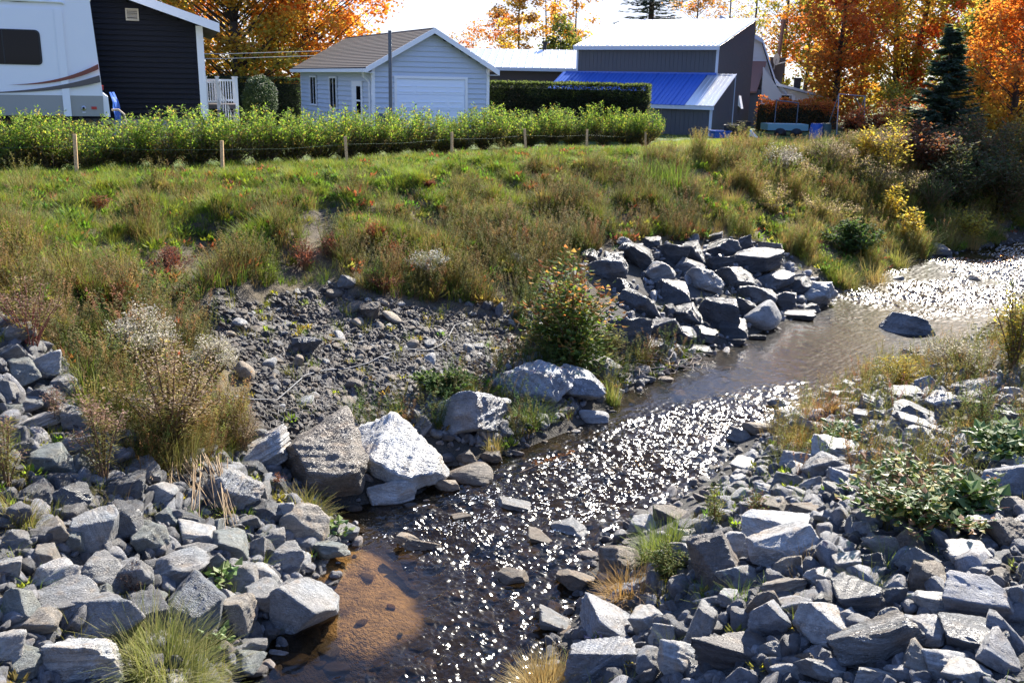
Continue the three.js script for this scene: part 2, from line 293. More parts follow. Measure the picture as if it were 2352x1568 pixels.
// ---------------------------------------------------------------- stones
const icoCache = new Map();
function ico(detail) {
  if (!icoCache.has(detail)) { const g = new THREE.IcosahedronGeometry(1, detail); g.deleteAttribute('normal'); g.deleteAttribute('uv'); icoCache.set(detail, mergeVertices(g, 1e-5)); }
  return icoCache.get(detail);
}
function stoneGeo(seed, detail, { round = 0, strata = 0.035, rough = 0.03, planes = 11, streak = 0.35, cut = null } = {}) {
  const g = ico(detail).clone(), p = g.attributes.position, r = RNG(seed * 77 + 5), pl = [], axis = V(r() - 0.5, 1.2 * r() - 0.2, r() - 0.5).normalize();
  for (let k = 0; k < planes; k++) { const n = V(r() * 2 - 1, r() * 2 - 1, r() * 2 - 1).normalize(); pl.push([n, 0.62 + 0.38 * r()]); }
  for (const n of [V(1, 0, 0), V(-1, 0, 0), V(0, 1, 0), V(0, -1, 0), V(0, 0, 1), V(0, 0, -1)]) { n.x += (r() - 0.5) * 0.7; n.y += (r() - 0.5) * 0.7; n.z += (r() - 0.5) * 0.7; pl.push([n.normalize(), 0.82 + 0.2 * r()]); }
  if (cut) { pl.length = Math.min(pl.length, planes); for (const [x, y, z, o] of cut) pl.push([V(x, y, z).normalize(), o]); }
  const power = round ? 5 : 60, v = V(), c = new Float32Array(p.count * 3);
  for (let k = 0; k < p.count; k++) {
    v.fromBufferAttribute(p, k); let s = 0;
    for (const [n, o] of pl) { const d = v.dot(n) / o; if (d > 0) s += Math.pow(d, power); }
    let rad = Math.pow(s, -1 / power);
    const q = v.clone().multiplyScalar(rad), a = q.dot(axis);
    const lay0 = N(a * 9 + 0.7 * N(q.x * 1.7, q.y * 1.7, q.z * 1.7 + seed), seed * 3.1, 0.5) + 0.6 * N(a * 22, seed * 1.7, q.x);
    const lay = round ? lay0 : lerp(lay0, Math.round(lay0 * 3) / 3, 0.7);
    rad *= 1 + strata * lay + rough * (fbm(q.x * 2.2 + seed, q.y * 2.2, q.z * 2.2, 4) * 2) - (round ? 0 : 0.05 * Math.abs(N(q.x * 1.5 + seed, q.y * 1.5, q.z * 1.5)) + 0.03 * Math.abs(N(q.x * 4, q.y * 4 + seed, q.z * 4)));
    p.setXYZ(k, v.x * rad, v.y * rad, v.z * rad);
    const t = 1 + streak * lay * 0.7 + 0.25 * fbm(q.x * 3, q.y * 3 + seed, q.z * 3, 3), w = 0.10 * N(q.x * 1.3 + seed, q.y * 1.3, q.z * 1.3);
    const ru = round ? 0 : smooth(0.12, 0.34, fbm(q.x * 1.6 + seed * 2, q.y * 1.6, q.z * 1.6, 3)) * 0.5; c[k * 3] = clamp(t * (1 + w + 0.12 * ru), 0.3, 1.7); c[k * 3 + 1] = clamp(t * (1 - 0.16 * ru), 0.3, 1.7); c[k * 3 + 2] = clamp(t * (1 - w - 0.42 * ru), 0.3, 1.7);
  }
  g.computeBoundingBox(); const bb = g.boundingBox, ce = bb.getCenter(V()), si = bb.getSize(V());
  for (let k = 0; k < p.count; k++) p.setXYZ(k, (p.getX(k) - ce.x) / si.x * 2, (p.getY(k) - ce.y) / si.y * 2, (p.getZ(k) - ce.z) / si.z * 2);
  g.setAttribute('color', new THREE.BufferAttribute(c, 3)); g.computeVertexNormals();
  const f = g.toNonIndexed(), P = f.attributes.position, uv = new Float32Array(P.count * 2), A = V(), B = V(), D = V();
  for (let k = 0; k < P.count; k += 3) {
    A.fromBufferAttribute(P, k); B.fromBufferAttribute(P, k + 1).sub(A); D.fromBufferAttribute(P, k + 2).sub(A); B.cross(D);
    const ax = Math.abs(B.x), ay = Math.abs(B.y), az = Math.abs(B.z);
    for (let j = 0; j < 3; j++) { const X = P.getX(k + j), Y = P.getY(k + j), Z = P.getZ(k + j); uv[(k + j) * 2] = (ay >= ax && ay >= az ? X : ax >= az ? Z : X) + seed * 0.37; uv[(k + j) * 2 + 1] = ay >= ax && ay >= az ? Z : Y; }
  }
  f.setAttribute('uv', new THREE.BufferAttribute(uv, 2));
  return f;
}
const STONES = []; for (let k = 0; k < 26; k++) STONES.push(stoneGeo(k + 1, 10, { strata: 0.03 + 0.05 * ((k * 7) % 5) / 5, planes: 5 + (k * 5) % 6 }));
const COBBLES = []; for (let k = 0; k < 8; k++) COBBLES.push(stoneGeo(k + 101, 7, { round: 1, strata: 0.006, rough: 0.03, streak: 0.12 }));
const RM = { grey: rockMat(0.30, 0.297, 0.287), light: rockMat(0.50, 0.49, 0.465), pale: rockMat(0.52, 0.52, 0.50, 0.45), green: rockMat(0.25, 0.27, 0.25), dark: rockMat(0.14, 0.145, 0.15, 0.4), brown: rockMat(0.21, 0.165, 0.12, 0.6), sand: rockMat(0.42, 0.34, 0.25, 0.7), warm: rockMat(0.36, 0.32, 0.265, 0.6), blue: rockMat(0.37, 0.37, 0.375, 0.5), wet: rockMat(0.095, 0.095, 0.095, 0.3, 0.03), schist: rockMat(0.17, 0.17, 0.17, 0.34, 0.03) };
const placed = [], loose = [], anchors = [];   // x, z, radius of stones that stand
function stoneBox([cx, cy, w, h], { name = 'stone', label, group, category = 'stone', mat, geo, roll = 0, seed = 1, sink = 0.15, deep = 1, flat = false }) {
  const r = RNG(seed * 13 + 3), g0 = ground(cx, cy + h * 0.22, 0, -0.03), d0 = g0.distanceTo(camera.position), hw = 0.5 * w * d0 / F;
  const hh = 0.5 * h * d0 / F, c = ground(cx, cy, hh * (0.62 - sink), -0.03);
  const m = part(name, geo ?? STONES[Math.floor(r() * STONES.length)], mat, null);
  m.position.copy(c); m.scale.set(hw * 1.08, hh * 0.95, (hw + hh) * 0.5 * deep * 0.85);
  m.rotation.set(flat ? 0 : (r() - 0.5) * 0.3 - 0.25, flat ? -Math.atan2(c.x, -c.z) : (r() < 0.5 ? Math.PI : 0) + (r() - 0.5) * 0.5 - Math.atan2(c.x, -c.z), flat ? roll : roll + (r() - 0.5) * 0.25, 'YXZ');
  placed.push([c.x, c.z, (hw + hh) * 0.5]);
  (group && label === group.same ? loose : anchors).push({ m, at: [cx, cy], label, group });
  return tag(m, label, category, group?.same ? group.name : group);
}
const pick = (r, list) => list[Math.floor(r() * list.length)];
{   // the big boulders that line the left edge of the water, each built for itself
  const B = (o, seed, box, label, mat, extra = {}) => stoneBox(box, { name: 'boulder', category: 'boulder', label, mat, geo: stoneGeo(seed, 21, { planes: 9, ...o }), seed, ...extra });
  B({ strata: 0.03, rough: 0.05 }, 301, [751, 1076, 190, 205], 'large rust streaked brown boulder, left of the big white one', rockMat(0.22, 0.19, 0.155, 0.5, 0.04), { roll: 0.5 });
  B({ strata: 0.05, rough: 0.045, streak: 0.25, planes: 3, cut: [[0.2, 0.75, 0.62, 0.52], [-0.6, 0.7, 0.3, 0.72], [0.9, 0.35, 0.3, 0.72], [0, -1, 0.1, 0.6], [-1, -0.2, 0.15, 0.9], [1, -0.1, 0.2, 0.88], [0, 0.1, -1, 0.8], [-0.3, -0.3, 1, 0.82], [0.5, -0.4, 0.8, 0.8]] }, 309, [905, 1040, 236, 160], 'largest white boulder at the edge of the stream', rockMat(0.60, 0.60, 0.57, 0.42, 0.04), { roll: -0.06, flat: true });
  B({ strata: 0.05 }, 303, [902, 1130, 110, 58], 'low striped grey boulder in the water below the white one', RM.light);
  B({ strata: 0.05, rough: 0.07 }, 304, [1087, 955, 158, 128], 'pointed boulder with white top and dark face, upstream of the largest', rockMat(0.36, 0.37, 0.39, 0.38, 0.05), { roll: -0.25 });
  B({ strata: 0.05, rough: 0.06 }, 305, [1219, 881, 170, 98], 'long silvery boulder dappled with leaf shade', rockMat(0.42, 0.44, 0.46, 0.38, 0.05), { roll: -0.4 });
  B({ strata: 0.06, rough: 0.05 }, 306, [1323, 884, 136, 92], 'silver boulder with rippled face, right of the dappled one', rockMat(0.42, 0.44, 0.47, 0.36, 0.05), { roll: -0.4 });
  B({ strata: 0.06 }, 307, [1381, 845, 78, 66], 'slanting slate boulder behind the silver pair', RM.grey, { roll: -0.6 });
  B({ round: 1, strata: 0.004, rough: 0.015, streak: 0.05 }, 308, [1363, 958, 64, 38], 'smooth round grey boulder at the water edge', RM.blue);
  B({ round: 1, strata: 0.01, streak: 0.1 }, 310, [1076, 1090, 106, 56], 'rounded brown boulder partly in the stream below the pointed one', RM.brown);
  B({ strata: 0.03 }, 311, [2086, 750, 118, 54], 'long dark boulder standing alone in mid stream', RM.dark, { roll: -0.22, sink: 0.25 });
  B({ round: 1, strata: 0.004, rough: 0.02, streak: 0.08 }, 312, [1751, 730, 86, 72], 'big smooth rounded boulder at the foot of the upstream riprap', rockMat(0.27, 0.27, 0.265, 0.6, 0.02));
  B({ strata: 0.02 }, 313, [2161, 577, 50, 34], 'dark boulder on the far left shore where the water shines', RM.dark, { roll: -0.4 });
  B({ strata: 0.03 }, 314, [1764, 569, 64, 30], 'flat brown slab on the slope above the riprap', RM.brown);
  B({ strata: 0.02, rough: 0.03 }, 315, [696, 1395, 140, 156], 'big grey wedge of stone next to the orange silt', rockMat(0.30, 0.30, 0.295, 0.6, 0.025), { roll: 0.25 });
  B({ strata: 0.02, planes: 6 }, 316, [237, 1423, 146, 116], 'large flat topped block in the lower left riprap', rockMat(0.235, 0.235, 0.23, 0.65));
  B({ strata: 0.05, rough: 0.08 }, 317, [187, 1522, 150, 104], 'pitted pale block at the bottom left beside the grass clump', RM.light);
  B({ strata: 0.015, planes: 6 }, 318, [450, 1392, 130, 140], 'dark upright slab shaped like a fin, lower left riprap', rockMat(0.15, 0.165, 0.18, 0.6), { roll: -0.35 });
  B({ strata: 0.08, planes: 6 }, 319, [523, 1120, 130, 96], 'white slab with fine parallel grooves below the weeds', rockMat(0.50, 0.50, 0.49, 0.45, 0.05), { roll: -0.35 });
  B({ strata: 0.10 }, 320, [612, 1040, 118, 84], 'striped grey and rust slab leaning on the brown boulder', RM.light, { roll: -0.5 });
  B({ strata: 0.02, planes: 6 }, 321, [226, 1227, 86, 116], 'light grey stone rising to a point, lower left riprap', rockMat(0.33, 0.34, 0.34, 0.6), { roll: 0.1 });
  B({ strata: 0.05 }, 322, [1398, 1437, 140, 100], 'big banded wedge at the lower edge of the right riprap', RM.blue, { roll: 0.45 });
  B({ strata: 0.09, planes: 6 }, 323, [1384, 1522, 146, 98], 'flat cracked slab at bottom centre of the right bank', rockMat(0.33, 0.34, 0.36, 0.5, 0.03), { roll: 0.1 });
  B({ strata: 0.04 }, 324, [1676, 1494, 158, 80], 'long dark brown boulder low in the right riprap', rockMat(0.14, 0.125, 0.115, 0.5), { roll: 0.25 });
  B({ strata: 0.08, rough: 0.05 }, 325, [2017, 1475, 186, 100], 'large layered black and white rock, lower right', rockMat(0.30, 0.29, 0.27, 0.36, 0.05), { roll: 0.3 });
  B({ strata: 0.03 }, 326, [1803, 1255, 156, 92], 'shield shaped grey slab under the bright one, right bank', RM.light, { roll: 0.35 });
  B({ strata: 0.05 }, 327, [1800, 1212, 168, 58], 'bright white slab in the middle of the right bank', rockMat(0.50, 0.50, 0.49, 0.4), { roll: -0.1 });
  B({ strata: 0.012, planes: 7 }, 328, [2246, 1382, 124, 94], 'large light granite block with sharp corner, right bank', rockMat(0.36, 0.36, 0.375, 0.7), { roll: 0.15 });
  B({ strata: 0.02 }, 329, [2249, 1470, 156, 80], 'deep dark boulder shaded below the granite block', RM.dark);
  B({ strata: 0.02 }, 330, [2315, 1112, 96, 90], 'big blue grey block at the right edge above the leaves', rockMat(0.31, 0.32, 0.345, 0.65), { roll: 0.2 });
  B({ strata: 0.03, rough: 0.06 }, 331, [1640, 1295, 112, 150], 'tall brown boulder beside the tan grass, right bank', rockMat(0.15, 0.125, 0.105, 0.55), { roll: 0.3 });
  B({ round: 1, strata: 0.004, rough: 0.02 }, 332, [560, 857, 44, 54], 'smooth pale boulder at the edge of the gravel slope', RM.sand);
  B({ round: 1, strata: 0.004, rough: 0.02 }, 333, [683, 832, 28, 38], 'egg shaped tan cobble on the gravel slope', RM.sand);
  B({ strata: 0.02 }, 334, [470, 645, 66, 36], 'long grey boulder under the red fern, left slope', rockMat(0.28, 0.27, 0.25, 0.7));
  B({ strata: 0.03 }, 335, [796, 648, 40, 34], 'grey boulder on top of the gravel slope', RM.grey);
  B({ strata: 0.05 }, 336, [853, 716, 48, 42], 'brown grey wedge lying in the gravel', RM.brown, { roll: -0.5 });
  B({ strata: 0.05 }, 337, [704, 790, 62, 58], 'long dark slate lying above the egg shaped cobble', RM.dark, { roll: -0.6 });
}
const Gp = (name, same, short) => ({ name, same, short });
const GL = Gp('riprap stones on the lower left bank', 'broken grey stone in the riprap on the lower left bank', 'lower left riprap'), GM = Gp('riprap stones on the upstream left bank', 'shiny dark stone in the riprap on the upstream left bank', 'upstream riprap'), GR = Gp('riprap stones on the right bank', 'broken blue grey stone in the riprap on the lower right bank', 'right riprap'), GW = Gp('stones on the weedy part of the right bank', 'broken grey stone on the weedy upper part of the right bank', 'weedy right bank'), GS = Gp('stones standing in the stream', 'stone breaking the surface of the stream', 'stream'), GC = Gp('cobbles on the gravel slope', 'rounded cobble lying loose on the eroded gravel slope', 'gravel slope');
const listed = (boxes, base, mats, group, special = {}) => boxes.forEach((b, k) => { const r = RNG(base + k * 3), e = group === GM ? 1.12 : group === GW ? 1.1 : 1.04; stoneBox([b[0], b[1], b[2] * e, b[3] * e], { label: special[k] ?? group.same, group, mat: RM[pick(r, mats)], seed: base + k, roll: (r() - 0.5) * 0.7 }); });
listed([[289, 1208, 76, 98], [341, 1238, 72, 78], [121, 1222, 66, 58], [113, 1324, 98, 66], [212, 1318, 98, 70], [297, 1324, 88, 76], [410, 1307, 122, 76], [39, 1393, 80, 78], [143, 1379, 130, 58], [341, 1415, 72, 94], [11, 1494, 64, 80], [55, 1522, 64, 72], [521, 1255, 84, 70], [454, 1227, 72, 70], [441, 1197, 80, 36], [573, 1200, 44, 50], [617, 1186, 54, 58], [581, 1258, 54, 62], [620, 1241, 58, 56], [554, 1326, 76, 76], [598, 1376, 84, 76], [540, 1415, 76, 95], [576, 1484, 58, 40], [104, 1280, 58, 46], [22, 1307, 45, 58], [170, 1246, 40, 62], [430, 1269, 112, 40], [482, 1299, 64, 42], [69, 1428, 98, 46],
  [702, 1205, 100, 100], [644, 1186, 58, 66], [647, 1285, 92, 64], [751, 1268, 90, 46], [691, 1291, 42, 48], [674, 1348, 58, 54], [795, 1224, 54, 45], [611, 1324, 80, 58], [33, 765, 72, 42], [22, 812, 50, 53], [110, 845, 64, 58], [52, 853, 55, 64], [99, 914, 80, 61], [151, 892, 47, 66], [165, 955, 53, 69], [11, 900, 54, 50], [50, 933, 72, 26], [83, 969, 134, 29], [187, 1027, 58, 48], [116, 1060, 86, 58], [48, 1040, 54, 44], [66, 1145, 75, 58], [154, 1145, 86, 63], [292, 1129, 94, 66], [328, 1076, 70, 40], [366, 1137, 74, 55], [600, 1132, 40, 66], [275, 1010, 64, 44], [576, 1079, 63, 40], [341, 1096, 48, 36], [30, 1240, 60, 50], [380, 1190, 50, 40]],
  1000, ['grey', 'grey', 'light', 'green', 'dark', 'light', 'grey', 'warm'], GL,
  { 18: 'small bright white stone near the water, left riprap', 10: 'bluish stone at the left edge, second row from the bottom', 32: 'white stone at the water edge beside the silt', 29: 'bluish block above the silt with grass behind it', 46: 'long thin slab lying askew at the left edge', 41: 'purplish grooved stone in the upper left riprap', 37: 'flat topped pale block highest at the left edge' });
listed([[1387, 615, 94, 58], [1461, 590, 75, 53], [1547, 585, 64, 47], [1591, 585, 47, 53], [1508, 626, 72, 53], [1585, 615, 64, 42], [1660, 574, 66, 44], [1701, 560, 42, 39], [1731, 602, 108, 58], [1651, 610, 64, 33], [1618, 646, 75, 53], [1687, 640, 78, 53], [1547, 673, 72, 64], [1425, 659, 39, 39], [1469, 695, 94, 50], [1737, 676, 80, 44], [1648, 720, 88, 86], [1577, 728, 64, 47], [1522, 753, 72, 61], [1439, 772, 98, 76], [1706, 709, 58, 42], [1571, 770, 53, 39], [1680, 753, 74, 48], [1874, 678, 76, 48], [1833, 660, 54, 44], [1778, 648, 78, 40], [1797, 690, 48, 43], [1830, 722, 66, 32], [1863, 709, 35, 25], [1620, 775, 50, 36], [1500, 800, 60, 30], [1690, 785, 40, 20], [1740, 775, 34, 18], [1600, 800, 50, 22], [1440, 560, 44, 26], [1500, 560, 40, 26], [1640, 545, 36, 26], [1350, 590, 40, 30], [1190, 605, 34, 40]],
  2000, ['wet', 'schist', 'wet', 'grey', 'schist', 'wet'], GM,
  { 0: 'boulder with white top and black underside next to the orange bush', 16: 'tallest grooved stone in the upstream riprap', 19: 'brown streaked stone right below the orange bush', 23: 'last black stone of the upstream riprap, reaching the water', 38: 'pale stone in the shade left of the orange bush' });
listed([[1425, 1293, 92, 80], [1491, 1428, 72, 66], [1525, 1456, 60, 58], [1494, 1522, 58, 78], [1560, 1514, 88, 84], [1615, 1442, 54, 108], [1613, 1544, 62, 40], [1690, 1260, 75, 80], [1690, 1326, 84, 62], [1676, 1379, 53, 42], [1756, 1398, 64, 97], [1478, 1208, 66, 40], [1538, 1183, 72, 42], [1563, 1340, 54, 48], [1811, 1296, 60, 64], [1885, 1329, 64, 47], [1800, 1350, 94, 44], [1764, 1425, 78, 92], [1811, 1392, 112, 58], [1896, 1434, 114, 88], [1973, 1373, 95, 70], [2125, 1459, 75, 66], [2150, 1398, 86, 66], [2130, 1324, 75, 72], [2114, 1293, 80, 58], [2227, 1282, 78, 64], [2089, 1252, 56, 72], [2034, 1255, 84, 58], [1995, 1291, 70, 58], [1946, 1293, 58, 53], [2315, 1227, 80, 70], [2252, 1213, 80, 50], [2326, 1167, 58, 50], [2263, 1167, 64, 44], [1998, 1189, 53, 58], [1918, 1189, 78, 36], [1847, 1172, 80, 36], [1778, 1170, 80, 44], [1888, 1547, 120, 48], [2009, 1555, 78, 40], [2075, 1552, 66, 42], [2122, 1525, 75, 70], [2177, 1528, 92, 62], [2224, 1550, 80, 48], [2309, 1508, 92, 70], [1805, 1544, 58, 50], [1778, 1497, 64, 44], [1847, 1514, 47, 42], [2331, 1368, 48, 72], [2296, 1332, 53, 50], [2249, 1321, 47, 42], [2285, 1302, 53, 36], [2194, 1351, 70, 48], [1951, 1420, 50, 40], [2050, 1365, 50, 58], [1847, 1382, 44, 36], [1893, 1382, 42, 40]],
  3000, ['blue', 'light', 'grey', 'blue', 'warm', 'light', 'dark', 'brown'], GR,
  { 25: 'greenish stone among the grey ones, right bank', 38: 'white topped stone at the bottom edge, right bank', 5: 'tall narrow upright stone, right bank', 0: 'squat stone with pale top where the tan grass meets the water', 23: 'angular granite block with lit left face' });
listed([[2282, 1057, 72, 44], [1896, 1074, 108, 72], [1827, 1065, 58, 53], [1921, 1038, 94, 44], [1938, 1085, 80, 40], [1803, 1112, 58, 53], [1863, 1112, 48, 43], [1943, 1112, 78, 50], [1957, 999, 55, 50], [2084, 906, 70, 31], [2177, 928, 75, 50], [2254, 889, 84, 42], [2240, 939, 78, 36], [2122, 958, 108, 36], [2117, 983, 94, 38], [2040, 905, 60, 26], [2010, 930, 60, 30], [1990, 960, 60, 30], [2050, 990, 60, 34], [2170, 1000, 60, 30], [2120, 880, 60, 26], [2200, 870, 60, 24], [1930, 910, 70, 26], [1880, 985, 64, 26], [1760, 1060, 50, 30], [1720, 1075, 70, 30], [1700, 1140, 60, 34], [1760, 1130, 50, 34], [1980, 1060, 50, 36], [2330, 905, 50, 30], [2300, 960, 60, 34], [2330, 1010, 50, 36], [2220, 1000, 60, 34], [2010, 1130, 60, 36], [2240, 1120, 60, 40], [2180, 1150, 60, 40]],
  4000, ['grey', 'light', 'blue', 'dark', 'light'], GW, { 1: 'large wedge with lit top beside the leafy weeds', 11: 'dark slab with white top near the yellow weeds', 12: 'brilliant white flat stone among the weeds' });
listed([[1318, 1338, 80, 50], [1277, 1431, 80, 50], [1304, 1214, 84, 34], [1238, 1238, 60, 28], [1783, 928, 36, 28], [1737, 986, 58, 34], [1968, 873, 28, 18], [1940, 880, 14, 10], [1027, 1118, 52, 36], [1074, 1052, 44, 34], [1128, 1052, 50, 34], [1060, 1190, 40, 22], [1180, 1160, 70, 26], [1170, 1325, 80, 40], [970, 1252, 90, 26], [940, 1245, 60, 36], [1245, 1410, 30, 30], [2065, 640, 20, 12], [2240, 640, 30, 16], [1700, 1000, 50, 34], [1385, 1395, 60, 30]],
  5000, ['grey', 'brown', 'sand', 'brown', 'grey'], GS, { 0: 'angular pale stone in the water with wet dark foot', 2: 'tan pointed stone in the riffle', 1: 'dark concave stone in the water at lower centre', 4: 'small dark stone in mid stream with foam behind' });
{   // fill: smaller stones between, still single things, then rubble beneath
  const r = RNG(99); let left = 105;
  const fill = (poly, n, sizes, mats, group) => scatter(poly, n * 6, r, (x, z) => {
    if (n <= 0 || left <= 0) return; const s = lerp(sizes[0], sizes[1], r() * r());
    for (const [a, b, q] of placed) if (Math.hypot(a - x, b - z) < (q + s) * 0.72) return;
    n--; left--; placed.push([x, z, s]);
    const m = part('stone', STONES[Math.floor(r() * STONES.length)], RM[pick(r, mats)], null);
    m.position.set(x, Math.max(land(x, z), -0.05) + s * 0.35, z); m.scale.set(s * lerp(0.8, 1.5, r()), s * lerp(0.6, 1, r()), s * lerp(0.8, 1.3, r())); m.rotation.set(r() * 6, r() * 6, r() * 6);
    tag(m, group.same, 'stone', group.name); loose.push({ m, at: pixelOf(m.position), label: group.same, group });
  });
  left = 125; fill(Z_RIPM, 20, [0.1, 0.24], ['wet', 'schist', 'grey'], GM);
  fill(Z_RIPL, 30, [0.09, 0.2], ['grey', 'light', 'green', 'dark'], GL);
  fill(Z_RIPR, 46, [0.09, 0.2], ['blue', 'light', 'grey', 'light'], GR);
}
function instanced(name, geo, mat, list, label, category) {   // list of [x, y, z, sx, sy, sz, rx, ry, rz, colour]
  const m = shade(new THREE.InstancedMesh(geo, mat, list.length)), d = new THREE.Object3D(), c = new THREE.Color();
  list.forEach(([x, y, z, sx, sy, sz, rx, ry, rz, col], k) => { d.position.set(x, y, z); d.scale.set(sx, sy, sz); d.rotation.set(rx, ry, rz); d.updateMatrix(); m.setMatrixAt(k, d.matrix); m.setColorAt(k, c.setRGB(...col)); });
  m.name = numbered(name); scene.add(m);
  return tag(m, label, category, null, 'stuff');
}
{
  const r = RNG(123), rub = [], peb = [], bed = [], small = stoneGeo(61, 3, { planes: 8 }), pebble = stoneGeo(62, 2, { round: 1, strata: 0, rough: 0.05 });
  const stoneMat = rockMat(1, 1, 1, 0.55, 0.015);
  const tone = (a, b, warm = 0) => { const t = lerp(a, b, r()), w = warm * r(); return [t * (1 + w), t * (1 + w * 0.25), t * (1 - w * 0.4) * 1.04]; };
  for (const [poly, n] of [[Z_RIPL, 1500], [Z_RIPR, 2800], [Z_RIPM, 700], [Z_TOE, 1500]]) scatter(poly, n, r, (x, z) => { const s = lerp(0.04, 0.15, r() * r()); rub.push([x, Math.max(land(x, z), -0.1) + s * 0.2, z, s * lerp(0.7, 1.6, r()), s * lerp(0.5, 1, r()), s * lerp(0.7, 1.4, r()), r() * 6, r() * 6, r() * 6, tone(0.1, 0.34)]); });
  for (let k = 0; k < 30000; k++) { const z = lerp(-7, -37, Math.pow(r(), 1.5)), s = r() < 0.6, line = s ? edgeR : edgeL, x = lerp(-3, 20, r()), d = distTo(line, x, z), w = where(x, z); if (d > 0.9 || (w.zone === 'bed' && d > 0.22)) continue; const q = lerp(0.03, 0.12, r() * r()); rub.push([x, land(x, z) + q * 0.2, z, q * lerp(0.8, 1.6, r()), q * lerp(0.4, 0.8, r()), q, r() * 6, r() * 6, r() * 0.6, tone(0.08, 0.3, 0.3)]); }
  instanced('rubble', small, stoneMat, rub, 'small broken stone between the larger riprap stones', 'rubble');
  scatter(Z_GRAVEL, 20000, r, (x, z) => { const q = r(), s = q < 0.88 ? lerp(0.008, 0.026, r()) : lerp(0.025, 0.075, r() * r()); peb.push([x, land(x, z) + s * 0.3, z, s * lerp(0.8, 1.6, r()), s * lerp(0.5, 0.9, r()), s * lerp(0.8, 1.4, r()), r() * 0.8, r() * 6, r() * 0.8, tone(0.04, 0.17, 0.55)]); });
  instanced('gravel', pebble, stoneMat, peb, 'loose grey and tan gravel sliding down the eroded slope', 'gravel');
  for (let k = 0; k < 2600; k++) { const z = -6.5 - 30 * r() * r(), x = lerp(-3, 14, r()); const si = siltOf(x, z) > -0.06; if (!inside(riverPoly, x, z) || (si && r() < 0.75)) continue; const s = lerp(0.03, si ? 0.09 : 0.16, r() * r()); bed.push([x, land(x, z) + s * 0.1, z, s * lerp(0.9, 1.6, r()), s * 0.6, s, 0, r() * 6, 0, si ? [0.62 * lerp(0.6, 1, r()), 0.45 * lerp(0.7, 1, r()), 0.26] : tone(0.05, 0.18, 0.8)]); }
  instanced('streambed_pebbles', pebble, stoneMat, bed, 'brown pebbles lying on the bed of the stream', 'pebbles');
  const foam = []; for (let k = 0; k < 60000 && foam.length < 9000; k++) { const x = lerp(-2.5, 7, r()), z = lerp(-17.5, -8, r()), f = inPoly(Z_FOAM, foamRing, x, z, 0.5), g = inPoly(Z_RIF, rifRing, x, z, 0.3), s = (x - z) * 0.707, q = (x + z) * 0.707, lump = fbm(s * 1.1, q * 2.4, 9, 3) + 0.5 * N(s * 6, q * 14, 3); if (!inside(riverPoly, x, z) || r() > (f * smooth(0.08, 0.4, lump) + 0.05 * g * smooth(0.2, 0.5, lump))) continue; const w = lerp(0.003, 0.013, r() * r() * r()); foam.push([x, 0.012 + 0.012 * r(), z, w * lerp(1, 3.5, r()), w * 0.6, w, 0, Math.PI / 4 + (r() - 0.5) * 0.9, 0, [0.8, 0.8, 0.8]]); }
  instanced('foam', pebble, new THREE.MeshPhysicalMaterial({ roughness: 0.4, color: C(0.85, 0.86, 0.86) }), foam, 'white foam and spray on the riffle between the banks', 'foam');
  // cobbles one can pick out on the gravel
  let n = 150; scatter(Z_GRAVEL, 1100, r, (x, z) => {
    if (n <= 0) return; const s = lerp(0.045, 0.16, r() * r()); for (const [a, b, q] of placed) if (Math.hypot(a - x, b - z) < q + s) return;
    n--; placed.push([x, z, s]); const m = part('cobble', COBBLES[Math.floor(r() * 8)], RM[pick(r, ['grey', 'sand', 'brown', 'light', 'brown'])], null);
    m.position.set(x, land(x, z) + s * 0.3, z); m.scale.set(s * lerp(0.9, 1.5, r()), s * lerp(0.5, 0.8, r()), s); m.rotation.set(r() * 0.5, r() * 6, r() * 0.5);
    tag(m, GC.same, 'cobble', GC.name); loose.push({ m, at: pixelOf(m.position), label: GC.same, group: GC });
  });
}
{   // say which loose stone is which, by the nearest stone that has a look of its own
  const order = ['', ...'second third fourth fifth sixth seventh eighth ninth tenth eleventh twelfth thirteenth fourteenth fifteenth sixteenth seventeenth eighteenth nineteenth'.split(' ').map((w) => w + ' ')], dirs = ['right of', 'below right of', 'below', 'below left of', 'left of', 'above left of', 'above', 'above right of'], by = new Map();
  const cut = (t) => { if (t.split(' ').length <= 8) return t; let best = t.split(' ').slice(0, 8).join(' '), at = -1; for (const m of t.matchAll(/ (on|lying|in|beside|near|among|rising|askew|highest|above|below|with|dappled|standing|low|leaning|at|right|under|between|partly|and|of|to|by) /g)) if (t.slice(0, m.index).split(' ').length <= 8) at = m.index; return at > 0 ? t.slice(0, at) : best; };
  for (const s of loose) {
    let best = null, bd = 1e9; for (const a of anchors) { const d = Math.hypot(a.at[0] - s.at[0], (a.at[1] - s.at[1]) * 1.3); if (d < bd) { bd = d; best = a; } }
    const k = Math.round(Math.atan2(s.at[1] - best.at[1], s.at[0] - best.at[0]) / (Math.PI / 4) + 8) % 8, short = best.label.split(/, | next | reaching | where | with black | with foam | with grass | with wet /)[0].replace(/ (in|on|at) the (lower left|upstream|left|middle|right|bottom).*$/, ''), brief = cut(short), key = dirs[k] + ' the ' + brief;
    if (!by.has(key)) by.set(key, []); by.get(key).push({ ...s, d: bd });
  }
  const tones = new Map(Object.entries({ grey: 'grey', light: 'light grey', pale: 'pale', green: 'greenish grey', dark: 'dark', wet: 'black', schist: 'dark grey', brown: 'brown', sand: 'tan', warm: 'tan grey', blue: 'blue grey' }).map(([k, v]) => [RM[k], v]));
  for (const [key, list] of by) { list.sort((p, q) => p.d - q.d); list.forEach((s, k) => { const kind = s.group === GC ? 'cobble' : 'stone', words = (order[k] ?? 'farther ') + tones.get(s.m.material) + ' ' + kind + ' ' + key; s.m.userData.label = words; }); }
}

